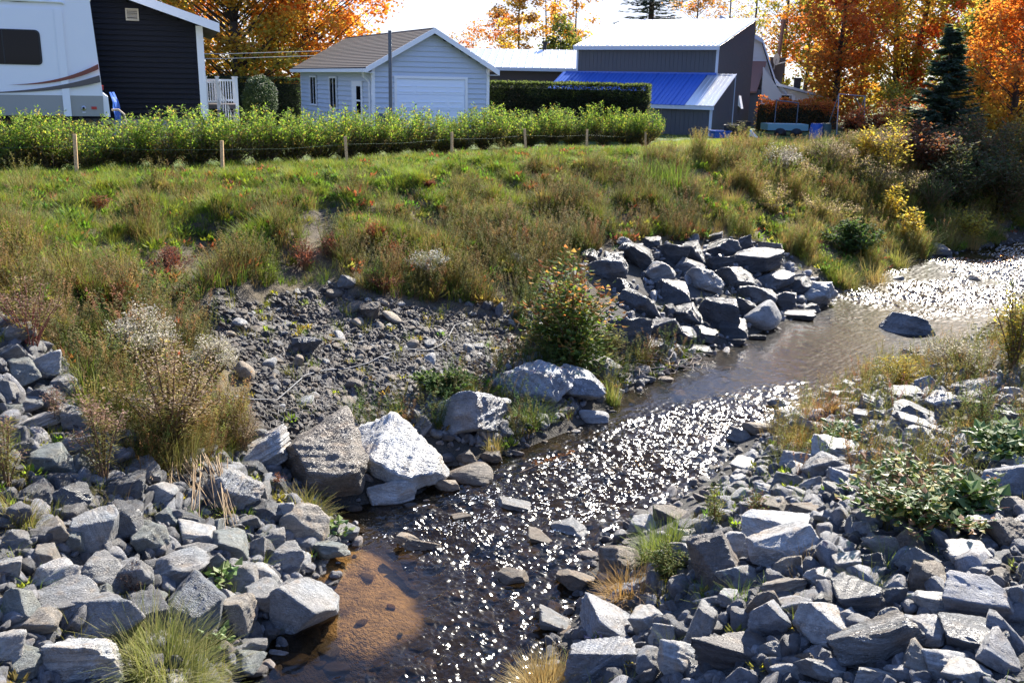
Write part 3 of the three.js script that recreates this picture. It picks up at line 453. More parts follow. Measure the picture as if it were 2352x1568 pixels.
// ---------------------------------------------------------------- grass and weeds of the banks
{
  const r = RNG(321);
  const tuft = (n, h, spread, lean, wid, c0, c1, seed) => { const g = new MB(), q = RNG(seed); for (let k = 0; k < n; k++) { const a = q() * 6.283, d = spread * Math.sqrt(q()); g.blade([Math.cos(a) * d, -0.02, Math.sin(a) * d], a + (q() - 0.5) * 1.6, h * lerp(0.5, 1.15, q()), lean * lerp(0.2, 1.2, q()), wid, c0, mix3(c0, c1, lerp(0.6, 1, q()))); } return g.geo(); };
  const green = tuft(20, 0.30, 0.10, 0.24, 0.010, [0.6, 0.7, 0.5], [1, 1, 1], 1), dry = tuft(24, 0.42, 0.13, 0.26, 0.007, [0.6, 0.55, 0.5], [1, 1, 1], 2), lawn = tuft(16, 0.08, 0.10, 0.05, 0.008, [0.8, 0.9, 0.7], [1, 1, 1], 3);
  const weed = (() => {   // several thin stems with narrow leaves and a ragged head
    const g = new MB(), q = RNG(5);
    for (let s = 0; s < 6; s++) {
      const a = q() * 6.283, h = lerp(0.35, 0.75, q()), lx = Math.cos(a) * h * 0.3, lz = Math.sin(a) * h * 0.3, at = (t) => [lx * t, h * t, lz * t];
      g.tube([at(0), at(0.5), at(1)], [0.004, 0.003, 0.002], [0.6, 0.45, 0.3], 3);
      for (let k = 0; k < 18; k++) { const t = lerp(0.1, 1, k / 18), b = q() * 6.283, up = 0.5, d = V(Math.cos(b), up, Math.sin(b)).normalize(); g.leaf(at(t), d.toArray(), [-Math.sin(b), 0, Math.cos(b)], lerp(0.09, 0.04, t), 0.014, mix3([0.7, 0.9, 0.5], [1, 0.9, 0.8], q())); }
      for (let k = 0; k < 14; k++) { const b = q() * 6.283, d = V(Math.cos(b), q() * 0.8, Math.sin(b)).normalize(), p = at(lerp(0.82, 1.02, q())); g.leaf([p[0] + 0.03 * (q() - 0.5), p[1], p[2] + 0.03 * (q() - 0.5)], d.toArray(), [-Math.sin(b), 0, Math.cos(b)], 0.045, 0.012, [1.15, 1.0, 0.9]); }
    }
    return g.geo();
  })();
  const broad = (() => { const g = new MB(), q = RNG(8); for (let k = 0; k < 16; k++) { const b = q() * 6.283, d = V(Math.cos(b), 0.5 + q(), Math.sin(b)).normalize(), o = 0.07 * Math.sqrt(q()); g.leaf([Math.cos(b) * o, 0.03 + 0.08 * q(), Math.sin(b) * o], d.toArray(), [-Math.sin(b), 0, Math.cos(b)], 0.09 + 0.05 * q(), 0.05, [1, 1, 1]); } return g.geo(); })();
  const G1 = [0.17, 0.25, 0.02], G2 = [0.32, 0.36, 0.035], D1 = [0.42, 0.32, 0.10], D2 = [0.27, 0.18, 0.06], D3 = [0.55, 0.46, 0.20], GD = [0.09, 0.15, 0.02], OL = [0.27, 0.26, 0.05], RD = [0.28, 0.09, 0.035], W1 = [0.22, 0.18, 0.06], W2 = [0.46, 0.34, 0.15];
  const A = [], B = [], L = [], Wd = [], Br = [];
  const put = (list, x, z, s, col, hs = 1) => { const y = land(x, z); list.push([x, y, z, s, s * hs, s, 0, r() * 6.28, 0, col.map((q) => q * lerp(0.75, 1.25, r()))]); };
  const clear = (x, z, m = 0.8) => { for (const [a, b, q] of placed) if (Math.abs(a - x) < q && Math.hypot(a - x, b - z) < q * m) return false; return true; };
  const bank = region([[-160, 405], [400, 398], [800, 378], [1300, 345], [1600, 352], [1700, 340], [1900, 330], [2040, 310], [2150, 330], [2420, 480], [2420, 548], [2290, 556], [2160, 580], [2010, 640], [1935, 665], [1900, 640], [1830, 590], [1700, 545], [1450, 560], [1340, 600], [1240, 640], [1190, 720], [1040, 690], [900, 680], [700, 655], [560, 650], [450, 690], [490, 800], [430, 1040], [330, 1060], [190, 950], [140, 830], [40, 735], [-160, 740]]);
  const lush0 = (t, n) => t + n * 0.9;
  scatter(bank, 44000, r, (x, z) => {
    const w = where(x, z); if (w.zone === 'bed' || !clear(x, z)) return;
    const t = w.zone === 'bank' ? w.t : 1.1, n = fbm(x * 0.55, z * 0.55, 11, 3), m = fbm(x * 1.3, z * 1.3, 17, 2), right = smooth(4, 8, x);
    const lush = t + n * 0.9 - right * 0.12;
    if (inside(Z_GRAVEL, x, z)) return;
    const md = mound(x, z); if (lush0(t, n) < 0.8 && r() > 0.12 + md * 1.1) return; const big = lerp(0.75, 1.45, clamp(md * 0.8));
    const q = r(), patch = N(x * 0.8, z * 0.8, 63);
    if (right > 0.3 && t < 0.97) {
      if (patch < -0.22) { if (q < 0.25) put(Br, x, z, 1.2, pick(r, [GD, RD, OL])); }
      else if (patch < 0.02) { if (q < 0.7) put(A, x, z, big * lerp(0.8, 1.3, r()), mix3(mix3(GD, G2, r()), OL, r() * 0.5)); else put(Br, x, z, lerp(1.0, 1.8, r()), pick(r, [GD, G1, OL])); }
      else if (patch < 0.2) put(q < 0.75 ? B : A, x, z, big * lerp(0.8, 1.3, r()), mix3(D1, mix3(D3, OL, r()), r()));
      else put(q < 0.6 ? Wd : q < 0.85 ? A : Br, x, z, lerp(0.7, 1.25, r()), mix3(pick(r, [W2, OL, G2]), [0.42, 0.38, 0.08], r() * 0.6));
      return;
    }
    if (lush > 0.70) { if (q < 0.80) put(A, x, z, big * lerp(0.65, 1.0, r()), mix3(mix3(G1, G2, clamp(0.6 + m * 2)), OL, r() * 0.4), 0.9); else if (q < 0.94) put(Br, x, z, lerp(0.8, 1.4, r()), r() < 0.12 ? RD : mix3(GD, G1, r())); else put(B, x, z, lerp(0.6, 0.9, r()), mix3(D1, OL, r())); }
    else if (lush > 0.48) { if (q < 0.42) put(A, x, z, big * lerp(0.8, 1.2, r()), mix3(mix3(GD, OL, r()), G2, r() * 0.7)); else if (q < 0.70) put(B, x, z, big * lerp(0.7, 1.1, r()), mix3(D1, mix3(D3, OL, 0.5), r())); else if (q < 0.86) put(Wd, x, z, lerp(0.5, 1.0, r()), mix3(W1, OL, r())); else put(Br, x, z, lerp(0.9, 1.6, r()), pick(r, [GD, GD, OL, RD, G1])); }
    else { if (q < 0.26) put(A, x, z, big * lerp(0.7, 1.1, r()), mix3(GD, OL, r())); else if (q < 0.48) put(B, x, z, big * lerp(0.7, 1.1, r()), mix3(D2, D1, r())); else if (q < 0.82) put(Wd, x, z, lerp(0.6, 1.15, r()), mix3(W1, pick(r, [W2, OL, GD]), r())); else put(Br, x, z, lerp(0.9, 1.7, r()), pick(r, [GD, GD, RD, OL, D2])); }
  });
  // tall weeds along the crest at the right
  scatter(region([[1660, 385], [1900, 365], [2040, 340], [2160, 400], [2080, 480], [1880, 470], [1660, 420]]), 1100, r, (x, z) => put(pick(r, [Wd, Wd, A, Br]), x, z, lerp(0.6, 1.3, r()), pick(r, [W2, OL, G2, [0.4, 0.36, 0.09], GD])));
  // grass between the stones and on the gravel
  for (const [poly, n] of [[Z_RIPL, 420], [Z_RIPR, 420], [Z_RIPM, 40], [Z_GRAVEL, 160]]) scatter(poly, n, r, (x, z) => { if (clear(x, z, 1)) put(r() < 0.4 ? A : r() < 0.6 ? B : Br, x, z, lerp(0.4, 0.8, r()), r() < 0.5 ? OL : G2); });
  scatter(Z_TOE, 1300, r, (x, z) => { if (clear(x, z, 1) && N(x * 1.2, z * 1.2, 4) > -0.25) put(pick(r, [A, B, Wd, Br, Br]), x, z, lerp(0.5, 1.0, r()), pick(r, [GD, OL, D2, W1, GD])); });
  scatter(region([[190, 950], [330, 1060], [430, 1040], [490, 960], [560, 960], [570, 1010], [500, 1060], [330, 1100]]), 260, r, (x, z) => put(pick(r, [A, B, Wd]), x, z, lerp(0.5, 1.0, r()), pick(r, [OL, D1, D2])));
  // right bank weeds upstream
  scatter(region([[1760, 1000], [1950, 880], [2080, 830], [2250, 800], [2352, 740], [2430, 760], [2430, 1120], [2240, 1120], [2000, 1130], [1800, 1100]]), 1000, r, (x, z) => { if (clear(x, z, 0.9)) put(pick(r, [A, B, Wd, Wd, Br]), x, z, lerp(0.4, 0.85, r()), mix3(pick(r, [OL, D1, W2]), G2, r() * 0.5)); });
  // yard lawn: behind the hedge and out to the sheds
  const yardPoly = [[-22, -24], [-11.4, -19.2], [-9.7, -20.6], [-4.4, -24.6], [0.5, -30.6], [5, -33.8], [9.5, -37.8], [15, -40.2], [17, -46], [6, -47], [-6, -42], [-22, -34]];
  scatter(yardPoly, 9000, r, (x, z) => put(L, x, z, lerp(0.9, 1.7, r()), mix3([0.16, 0.21, 0.02], [0.24, 0.24, 0.04], r())));
  scatter(Z_LAWN, 3500, r, (x, z) => put(L, x, z, lerp(0.9, 1.6, r()), mix3([0.34, 0.42, 0.02], [0.46, 0.46, 0.04], r())));
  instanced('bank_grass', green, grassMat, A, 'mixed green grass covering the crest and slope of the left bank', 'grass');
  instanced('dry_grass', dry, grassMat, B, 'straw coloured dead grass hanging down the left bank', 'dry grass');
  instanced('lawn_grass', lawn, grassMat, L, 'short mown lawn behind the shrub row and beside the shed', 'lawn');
  instanced('weeds_undergrowth', weed, grassMat, Wd, 'brown dead weed stalks on the creek banks', 'weeds');
  instanced('ground_leaves', broad, leafMat, Br, 'low broad leaved plants creeping over the banks', 'leaves');
}

// ---------------------------------------------------------------- plants that stand out
const rows = (pts) => pts.map(([a, b]) => [a, b]);
function grassClump([cx, base, w, h], n, c0, c1, label, seed, droop = 1) {
  const p = ground(cx, base, 0, 0.02), d = p.distanceTo(camera.position), rad = w * d / F / 2, ht = h * d / F * 1.05, q = RNG(seed), g = new MB();
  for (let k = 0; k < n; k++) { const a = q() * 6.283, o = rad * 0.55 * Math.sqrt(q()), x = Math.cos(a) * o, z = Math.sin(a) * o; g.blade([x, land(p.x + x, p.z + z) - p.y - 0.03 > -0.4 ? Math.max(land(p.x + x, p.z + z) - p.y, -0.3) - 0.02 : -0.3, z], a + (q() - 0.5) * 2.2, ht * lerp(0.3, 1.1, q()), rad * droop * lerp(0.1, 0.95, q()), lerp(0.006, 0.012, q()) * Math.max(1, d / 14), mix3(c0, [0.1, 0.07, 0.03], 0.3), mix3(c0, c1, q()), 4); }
  const t = thing('grass_clump', label, 'grass clump', p.toArray()); g.build('blades', grassMat, t); return t;
}
const YG = [0.24, 0.28, 0.05], TAN = [0.48, 0.32, 0.11], GRN = [0.16, 0.25, 0.04], ORG = [0.40, 0.20, 0.05], STRAW = [0.42, 0.36, 0.16];
[[[385, 1562, 270, 125], 1700, [0.20, 0.25, 0.04], STRAW, 'large drooping green grass clump at the lower left beside the water'], [[1245, 1592, 170, 90], 800, TAN, STRAW, 'tan grass clump at the bottom edge between water and slab'], [[1440, 1375, 160, 75], 420, TAN, ORG, 'tan drooping grass clump on the right shore below the green one'], [[1515, 1278, 150, 95], 420, YG, GRN, 'yellow green grass clump on the right shore by the tall brown boulder'],
 [[705, 1178, 140, 55], 340, YG, TAN, 'yellow grass clump beside the rust streaked boulder'], [[1215, 970, 120, 60], 300, GRN, YG, 'green grass clump hanging under the dappled boulder'], [[1135, 1045, 60, 55], 160, TAN, YG, 'small tan grass clump below the pointed boulder'], [[1408, 925, 60, 60], 190, GRN, TAN, 'green grass clump at the waterline right of the silver boulder'], [[1890, 955, 130, 50], 320, ORG, TAN, 'orange grass clump on the right shore with blue water behind'], [[1825, 1030, 90, 60], 280, ORG, YG, 'rusty grass clump above the wedge with lit top'],
 [[1080, 905, 60, 40], 120, GRN, YG, 'green grass tuft behind the pointed boulder'], [[320, 1172, 70, 26], 120, YG, STRAW, 'little yellow moss like tuft among the left riprap stones'], [[50, 1200, 100, 60], 200, YG, TAN, 'ragged grass tuft at the left edge between dark stones'], [[1460, 835, 60, 50], 150, YG, TAN, 'grass tuft at the end of the brush pile'],
 [[1945, 660, 90, 45], 260, YG, TAN, 'first golden grass mound past the last black riprap stone'], [[2005, 645, 100, 60], 300, TAN, YG, 'tallest golden grass mound over the far shore'], [[2060, 612, 80, 45], 240, YG, TAN, 'golden grass mound at the bend of the far shore'], [[2110, 575, 100, 55], 240, YG, GRN, 'green gold grass mound left of the far shore boulder'], [[2220, 560, 90, 45], 240, TAN, YG, 'golden grass mound right of the far shore boulder'], [[2280, 552, 50, 30], 130, YG, TAN, 'last golden grass mound before the shaded shore'], [[2310, 652, 60, 28], 140, GRN, YG, 'grey green grass island in the shining water at the right edge'],
 [[395, 1060, 190, 140], 500, [0.16, 0.13, 0.05], YG, 'dense brown grass tussock under the tall goldenrod'], [[150, 640, 150, 90], 300, YG, TAN, 'tall yellowish grass tussock on the left slope'], [[1490, 420, 130, 60], 360, GRN, G0(), 'vivid green overhanging turf at the top of the bank, left'], [[1555, 440, 110, 75], 360, GRN, G0(), 'vivid green overhanging turf at the top of the bank, right']].forEach((a, k) => grassClump(a[0], a[1], a[2], a[3], a[4], 700 + k));
function G0() { return [0.26, 0.40, 0.03]; }

// stems that rise from one root, with leaves along them; a head of fluff if wanted
function plant(name, label, category, [cx, base, w, h], o, seed, group) {
  const { rag = 0.72, stems = 14, leaves = 900, leaf = 0.06, narrow = 0.4, palette = [[0.1, 0.15, 0.03]], top = null, fluff = null, fluffN = 0, fluffSize = 0.02, stem = [0.14, 0.08, 0.04], from = 0.15, fan = 1, bunch = 0.12, mat = leafMat, depth = 1, topFrom = 0.7 } = o;
  const p = o.at ?? ground(cx, base, 0, 0.0), d = p.distanceTo(camera.position), W = w * d / F / 2, Hh = h * d / F * 1.03, q = RNG(seed), g = new MB(), t = thing(name, label, category, p.toArray(), 0, group), sg = new MB(), fg = fluff ? new MB() : null, per = Math.ceil(leaves / stems);
  for (let s = 0; s < stems; s++) {
    const a = q() * 6.283, o1 = W * Math.sqrt(q()) * fan, ex = Math.cos(a) * o1, ez = Math.sin(a) * o1 * depth, hh = Hh * (1 - 0.35 * Math.pow(o1 / (W + 1e-6), 2)) * lerp(rag, 1.02, q()), b0 = 0.25 * q();
    const at = (u) => [ex * (b0 * u + (1 - b0) * u * u * 0.6 + 0.4 * (1 - b0) * u), hh * u, ez * u];
    sg.tube([at(0), at(0.35), at(0.7), at(1)].map((v, k) => (k ? v : [v[0], -0.1, v[2]])), [0.012, 0.009, 0.006, 0.003].map((x) => x * clamp(Hh, 0.4, 1.6)), stem, 4);
    for (let k = 0; k < per; k++) {
      const u = lerp(from, 1, Math.pow(q(), 0.8)), c = at(u), b = q() * 6.283, e = bunch * Hh * q() * (1.15 - u * 0.6), dir = V(Math.cos(b), lerp(-0.35, 0.8, q()), Math.sin(b)).normalize();
      let col = palette[Math.floor(q() * palette.length)]; if (top && u + (q() - 0.5) * 0.4 > topFrom) col = top[Math.floor(q() * top.length)];
      const wv = V(-Math.sin(b), (q() - 0.5) * 0.8, Math.cos(b)).normalize(), L = leaf * lerp(0.6, 1.25, q()), f = lerp(0.7, 1.25, q());
      g.leaf([c[0] + dir.x * e, c[1] + dir.y * e * 0.6, c[2] + dir.z * e], dir.toArray(), wv.toArray(), L, L * narrow, [col[0] * f, col[1] * f, col[2] * f]);
    }
    if (fg) for (let k = 0; k < fluffN; k++) { const u = lerp(0.78, 1.03, q()), c = at(u), b = q() * 6.283, e = bunch * Hh * 0.9 * Math.sqrt(q()), dir = V(Math.cos(b), q() * 1.2 - 0.2, Math.sin(b)).normalize(), f = lerp(0.75, 1.2, q()), L = fluffSize * lerp(0.6, 1.4, q()); fg.leaf([c[0] + Math.cos(b) * e, c[1] + (q() - 0.5) * e, c[2] + Math.sin(b) * e], dir.toArray(), [-Math.sin(b), 0, Math.cos(b)], L, L * 0.8, fluff.map((x) => x * f)); }
  }
  sg.build('stem', barkMat, t); g.build('foliage', mat, t); if (fg) fg.build('flower_heads', leafMat, t);
  return t;
}
const OR = [[0.5, 0.15, 0.03], [0.45, 0.2, 0.04], [0.42, 0.11, 0.03]], DG = [[0.07, 0.12, 0.02], [0.09, 0.16, 0.025], [0.12, 0.19, 0.03]], YL = [[0.62, 0.48, 0.05], [0.58, 0.40, 0.04], [0.45, 0.42, 0.06]], OLV = [[0.24, 0.26, 0.06], [0.3, 0.26, 0.07], [0.18, 0.2, 0.04]], SILV = [0.62, 0.58, 0.48], PINK = [0.42, 0.27, 0.20], RUST = [[0.20, 0.05, 0.02], [0.14, 0.035, 0.02], [0.26, 0.08, 0.03]], RED = [[0.55, 0.06, 0.03], [0.4, 0.05, 0.03]], DRYL = [[0.26, 0.17, 0.08], [0.2, 0.13, 0.06], [0.16, 0.15, 0.05]];
plant('leafy_bush', 'green bush with orange leaves on top in the middle of the left bank', 'bush', [1312, 838, 205, 270], { rag: 0.35, stems: 26, leaves: 3300, leaf: 0.13, narrow: 0.7, palette: [...DG, [0.20, 0.28, 0.03], [0.28, 0.28, 0.05]], top: [[0.46, 0.22, 0.05], [0.42, 0.26, 0.06], [0.44, 0.15, 0.04]], topFrom: 0.92, from: 0.02, bunch: 0.3 }, 801);
plant('leafy_bush', 'green weedy plants around the foot of the boulders', 'bush', [1020, 905, 140, 60], { stems: 26, leaves: 1300, leaf: 0.09, narrow: 0.8, palette: [...DG, [0.12, 0.17, 0.03]], bunch: 0.3 }, 802);
plant('leafy_bush', 'pale leaved plant on the right of the orange topped bush', 'bush', [1400, 830, 70, 90], { stems: 14, leaves: 700, leaf: 0.07, palette: OLV, bunch: 0.2 }, 803);
plant('aster_clump', 'white seeded aster clump at the edge of the gravel, upper', 'weed', [330, 860, 150, 150], { stems: 40, leaves: 1800, leaf: 0.06, narrow: 0.25, palette: OLV, fluff: SILV, fluffN: 80, fluffSize: 0.026, from: 0.1 }, 804);
plant('aster_clump', 'white seeded aster clump bordering the gravel, lower', 'weed', [490, 890, 110, 120], { stems: 30, leaves: 1200, leaf: 0.06, narrow: 0.25, palette: OLV, fluff: SILV, fluffN: 80, fluffSize: 0.026, from: 0.1 }, 805);
plant('aster_clump', 'silver white aster clump above the wire netting', 'weed', [985, 655, 100, 85], { stems: 26, leaves: 900, leaf: 0.06, narrow: 0.25, palette: OLV, fluff: [0.6, 0.6, 0.55], fluffN: 70, fluffSize: 0.03, from: 0.1 }, 806);
plant('goldenrod_clump', 'tall goldenrod clump gone to brown seed in front of the asters', 'weed', [400, 1045, 240, 270], { rag: 0.45, stems: 46, leaves: 3300, leaf: 0.10, narrow: 0.16, palette: [...DRYL.slice(0, 1), [0.40, 0.34, 0.08], [0.3, 0.32, 0.07], [0.42, 0.30, 0.10]], fluff: [0.56, 0.44, 0.32], fluffN: 40, fluffSize: 0.03, from: 0.2, bunch: 0.07 }, 807);
plant('goldenrod_clump', 'goldenrod with curling pinkish heads between the left riprap stones', 'weed', [240, 1110, 110, 210], { stems: 13, leaves: 800, leaf: 0.085, narrow: 0.16, palette: [...OLV, [0.3, 0.26, 0.06]], fluff: PINK, fluffN: 60, fluffSize: 0.028, from: 0.25, bunch: 0.07 }, 808);
plant('goldenrod_clump', 'goldenrod at the left edge above the moss tuft', 'weed', [18, 1130, 80, 170], { stems: 10, leaves: 600, leaf: 0.085, narrow: 0.16, palette: [...OLV, [0.3, 0.26, 0.06]], fluff: PINK, fluffN: 40, from: 0.2, bunch: 0.08 }, 809);
plant('goldenrod_clump', 'reddish stemmed weeds in front of the flat topped pale block', 'weed', [75, 815, 150, 170], { stems: 24, leaves: 1300, leaf: 0.07, narrow: 0.2, palette: [...DRYL, ...YL.slice(2), [0.3, 0.2, 0.1]], fluff: PINK, fluffN: 30, stem: [0.22, 0.07, 0.05], from: 0.3 }, 810);
plant('goldenrod_clump', 'thin brown weeds beside the striped slab', 'weed', [560, 1040, 80, 110], { stems: 14, leaves: 600, leaf: 0.06, narrow: 0.2, palette: DRYL, fluff: [0.4, 0.3, 0.2], fluffN: 24, from: 0.2 }, 811);
plant('goldenrod_clump', 'brown weed with seed heads over the small stones, left', 'weed', [130, 985, 60, 90], { stems: 8, leaves: 260, leaf: 0.05, narrow: 0.2, palette: DRYL, fluff: PINK, fluffN: 34, from: 0.3 }, 812);
plant('weed_stalk', 'dark dried weed stalk standing by the large flat topped block', 'weed', [312, 1375, 60, 85], { stems: 8, leaves: 220, leaf: 0.03, palette: [[0.12, 0.06, 0.04]], from: 0.3 }, 813);
plant('weed_stalk', 'small orange weed between the striped stones', 'weed', [640, 1130, 30, 50], { stems: 8, leaves: 260, leaf: 0.03, palette: [[0.4, 0.14, 0.04], [0.3, 0.12, 0.04]] }, 814);
[[400, 640, 110, 70, 0], [395, 610, 60, 50, 0], [700, 620, 70, 80, 1], [760, 590, 60, 60, 1], [860, 560, 40, 60, 2], [880, 670, 90, 50, 1], [230, 485, 60, 40, 1], [690, 455, 60, 24, 1], [980, 430, 40, 20, 1], [905, 600, 30, 50, 2]].forEach(([x, y, w, h, k], i) => plant('red_fern', ['large dark red fern over the long grey boulder', 'dark red fern above and behind the large one', 'rust red fern on the slope above the gravel', 'rust red fern uphill of the first one', 'bright red willowherb on the slope above the asters', 'rust red fern left of the silver asters', 'small rust red fern high on the left slope', 'faded red patch of fern below the third stake', 'little red fern near the crest in the middle', 'slim red willowherb next to the silver asters'][i], 'fern', [x, y, w, h], { stems: 18, leaves: 700, leaf: 0.05, narrow: 0.5, palette: k === 2 ? [[0.5, 0.1, 0.04], [0.45, 0.18, 0.06]] : k ? [[0.28, 0.09, 0.04], [0.22, 0.07, 0.03]] : RUST, from: 0.1, bunch: 0.25 }, 830 + i));
plant('sumac_sprig', 'single scarlet sprig on the slope under the swing frame', 'sprig', [1888, 437, 26, 30], { stems: 5, leaves: 130, leaf: 0.16, palette: RED, bunch: 0.3 }, 845);
[[1985, 380, 46, 70, 'yellow sapling right of the blue barrel'], [2062, 330, 50, 70, 'yellow sapling in front of the red shrubs by the swing frame'], [2040, 405, 60, 110, 'yellow sapling in the middle of the weedy slope'], [2045, 505, 46, 62, 'golden birch sapling low on the far slope'], [2060, 250, 70, 60, 'lime yellow sapling behind the red shrubs'], [2220, 555, 80, 60, 'yellow bush on the far shore in front of the shade'], [2095, 560, 60, 70, 'yellow green sapling at the far shore behind the grass mounds']].forEach(([x, y, w, h, l], i) => plant('yellow_sapling', l, 'sapling', [x, y, w * 1.25, h * 1.2], { stems: 9, leaves: 620, leaf: 0.13, narrow: 0.7, palette: i === 4 ? [[0.42, 0.42, 0.05], [0.36, 0.36, 0.04]] : YL, bunch: 0.25, at: i === 4 ? atZ(x, y, -49) : undefined }, 850 + i));
plant('leafy_bush', 'dark green broom like bush on the far slope', 'bush', [2135, 490, 100, 90], { stems: 60, leaves: 3000, leaf: 0.12, narrow: 0.2, palette: [[0.07, 0.12, 0.02], [0.1, 0.16, 0.03]], bunch: 0.15 }, 860);
plant('leafy_bush', 'dark ivy green bush low over the far bank', 'bush', [1960, 590, 130, 80], { stems: 40, leaves: 2400, leaf: 0.14, narrow: 0.7, palette: DG, bunch: 0.2 }, 861);
plant('leafy_bush', 'grey white weeds at the lawn edge behind the turf', 'weed', [1790, 415, 110, 80], { stems: 34, leaves: 1400, leaf: 0.09, narrow: 0.2, palette: OLV, fluff: [0.5, 0.46, 0.4], fluffN: 50, fluffSize: 0.04 }, 862);
plant('leafy_bush', 'tall greenish weeds right of the grey white ones', 'weed', [1900, 390, 120, 70], { stems: 34, leaves: 1500, leaf: 0.10, narrow: 0.2, palette: [[0.2, 0.2, 0.05], [0.26, 0.22, 0.07]], fluff: [0.42, 0.33, 0.22], fluffN: 40, fluffSize: 0.04 }, 863);
plant('leafy_bush', 'brown seeded weeds around the first yellow sapling', 'weed', [2010, 365, 150, 70], { stems: 44, leaves: 1900, leaf: 0.10, narrow: 0.2, palette: OLV, fluff: [0.42, 0.30, 0.22], fluffN: 44, fluffSize: 0.04 }, 864);
plant('leafy_bush', 'pale weeds beside the bins at the corner of the lean-to', 'weed', [1695, 318, 50, 40], { stems: 20, leaves: 700, leaf: 0.10, narrow: 0.3, palette: [[0.22, 0.24, 0.08], [0.3, 0.26, 0.12]] }, 865);
[[1950, 415, 90, 80], [2010, 450, 100, 90], [1880, 505, 90, 70], [1780, 490, 80, 70], [1845, 440, 80, 70], [2080, 470, 90, 90], [1740, 440, 70, 50], [2150, 430, 80, 70], [1940, 520, 80, 60]].forEach((bx, i) => plant('goldenrod_clump', ['golden weeds left of the tall mid slope sapling', 'golden weeds below the mid slope sapling', 'straw weeds above the ivy green bush', 'straw weeds in the middle of the weedy slope', 'pale gold weeds above the straw ones', 'golden weeds left of the broom like bush', 'short golden weeds beside the overhanging turf', 'golden weeds under the spruce side shrubs', 'tawny weeds right above the ivy green bush'][i], 'weed', bx, { rag: 0.4, stems: 22, leaves: 900, leaf: 0.13, narrow: 0.18, palette: [[0.46, 0.40, 0.09], [0.36, 0.36, 0.07], [0.5, 0.38, 0.12]], fluff: [0.55, 0.42, 0.26], fluffN: 30, fluffSize: 0.04, from: 0.1, bunch: 0.12 }, 940 + i));
// right bank
plant('knotweed_patch', 'broad leaved patch with yellowing leaves on the right riprap', 'weeds', [2105, 1195, 340, 140], { rag: 0.4, stems: 60, leaves: 2000, leaf: 0.085, narrow: 0.75, palette: [...DG, [0.12, 0.2, 0.04], [0.4, 0.32, 0.05], [0.2, 0.26, 0.05], [0.3, 0.14, 0.05]], stem: [0.2, 0.08, 0.05], bunch: 0.2, mat: glossyLeaf, from: 0.3 }, 870);
plant('knotweed_patch', 'big leaved coltsfoot under the yellowing patch', 'weeds', [2225, 1175, 110, 70], { stems: 14, leaves: 110, leaf: 0.20, narrow: 0.95, palette: [[0.11, 0.19, 0.04], [0.15, 0.22, 0.05]], bunch: 0.5, mat: glossyLeaf }, 871);
plant('knotweed_patch', 'broad green leaves reaching to the right edge', 'weeds', [2300, 1060, 130, 80], { stems: 24, leaves: 500, leaf: 0.12, narrow: 0.8, palette: [[0.11, 0.19, 0.04], [0.15, 0.22, 0.05]], bunch: 0.25, mat: glossyLeaf }, 872);
plant('knotweed_patch', 'pale green broad leaves left of the large patch', 'weeds', [1930, 1030, 80, 70], { stems: 12, leaves: 240, leaf: 0.10, narrow: 0.8, palette: [[0.15, 0.22, 0.06], [0.1, 0.18, 0.03]], bunch: 0.3, mat: glossyLeaf }, 873);
plant('leafy_bush', 'yellow green weeds rising along the right edge', 'weed', [2325, 860, 110, 190], { stems: 30, leaves: 2000, leaf: 0.09, narrow: 0.3, palette: [...YL, [0.22, 0.24, 0.04], [0.16, 0.2, 0.04]], bunch: 0.12 }, 874);
plant('leafy_bush', 'pale yellow willow like weeds by the blue water', 'weed', [2075, 900, 150, 85], { stems: 34, leaves: 1700, leaf: 0.075, narrow: 0.25, palette: [...YL, [0.25, 0.25, 0.06]], bunch: 0.14 }, 875);
plant('leafy_bush', 'white fluffy weeds in front of the shining water', 'weed', [2210, 870, 180, 90], { stems: 44, leaves: 1200, leaf: 0.07, narrow: 0.2, palette: OLV, fluff: [0.5, 0.46, 0.36], fluffN: 44, fluffSize: 0.03 }, 876);
plant('leafy_bush', 'green stalks with narrow leaves above the coltsfoot', 'weed', [2260, 1000, 110, 110], { stems: 16, leaves: 1000, leaf: 0.08, narrow: 0.2, palette: [[0.15, 0.22, 0.05], [0.22, 0.24, 0.05]], bunch: 0.06 }, 877);
plant('leafy_bush', 'small sapling with twigs beside the tall brown boulder', 'weed', [1640, 1215, 70, 110], { stems: 10, leaves: 420, leaf: 0.06, narrow: 0.3, palette: [[0.18, 0.24, 0.04], [0.3, 0.26, 0.05]], bunch: 0.1 }, 878);
plant('leafy_bush', 'fresh green stalk plant on the right riprap', 'weed', [1735, 1195, 70, 80], { stems: 10, leaves: 460, leaf: 0.06, narrow: 0.25, palette: [[0.2, 0.26, 0.05], [0.3, 0.14, 0.06]], bunch: 0.1 }, 879);
plant('leafy_bush', 'green yellow herbs on the right shore between two grass clumps', 'weed', [1530, 1330, 110, 90], { stems: 22, leaves: 1000, leaf: 0.05, narrow: 0.4, palette: [[0.14, 0.2, 0.04], [0.24, 0.24, 0.05]], bunch: 0.2 }, 880);
plant('leafy_bush', 'mauve flowered herb by the water at the bottom', 'weed', [1365, 1500, 50, 50], { stems: 8, leaves: 200, leaf: 0.04, palette: [[0.12, 0.2, 0.04]], fluff: [0.45, 0.35, 0.5], fluffN: 14, fluffSize: 0.02 }, 881);
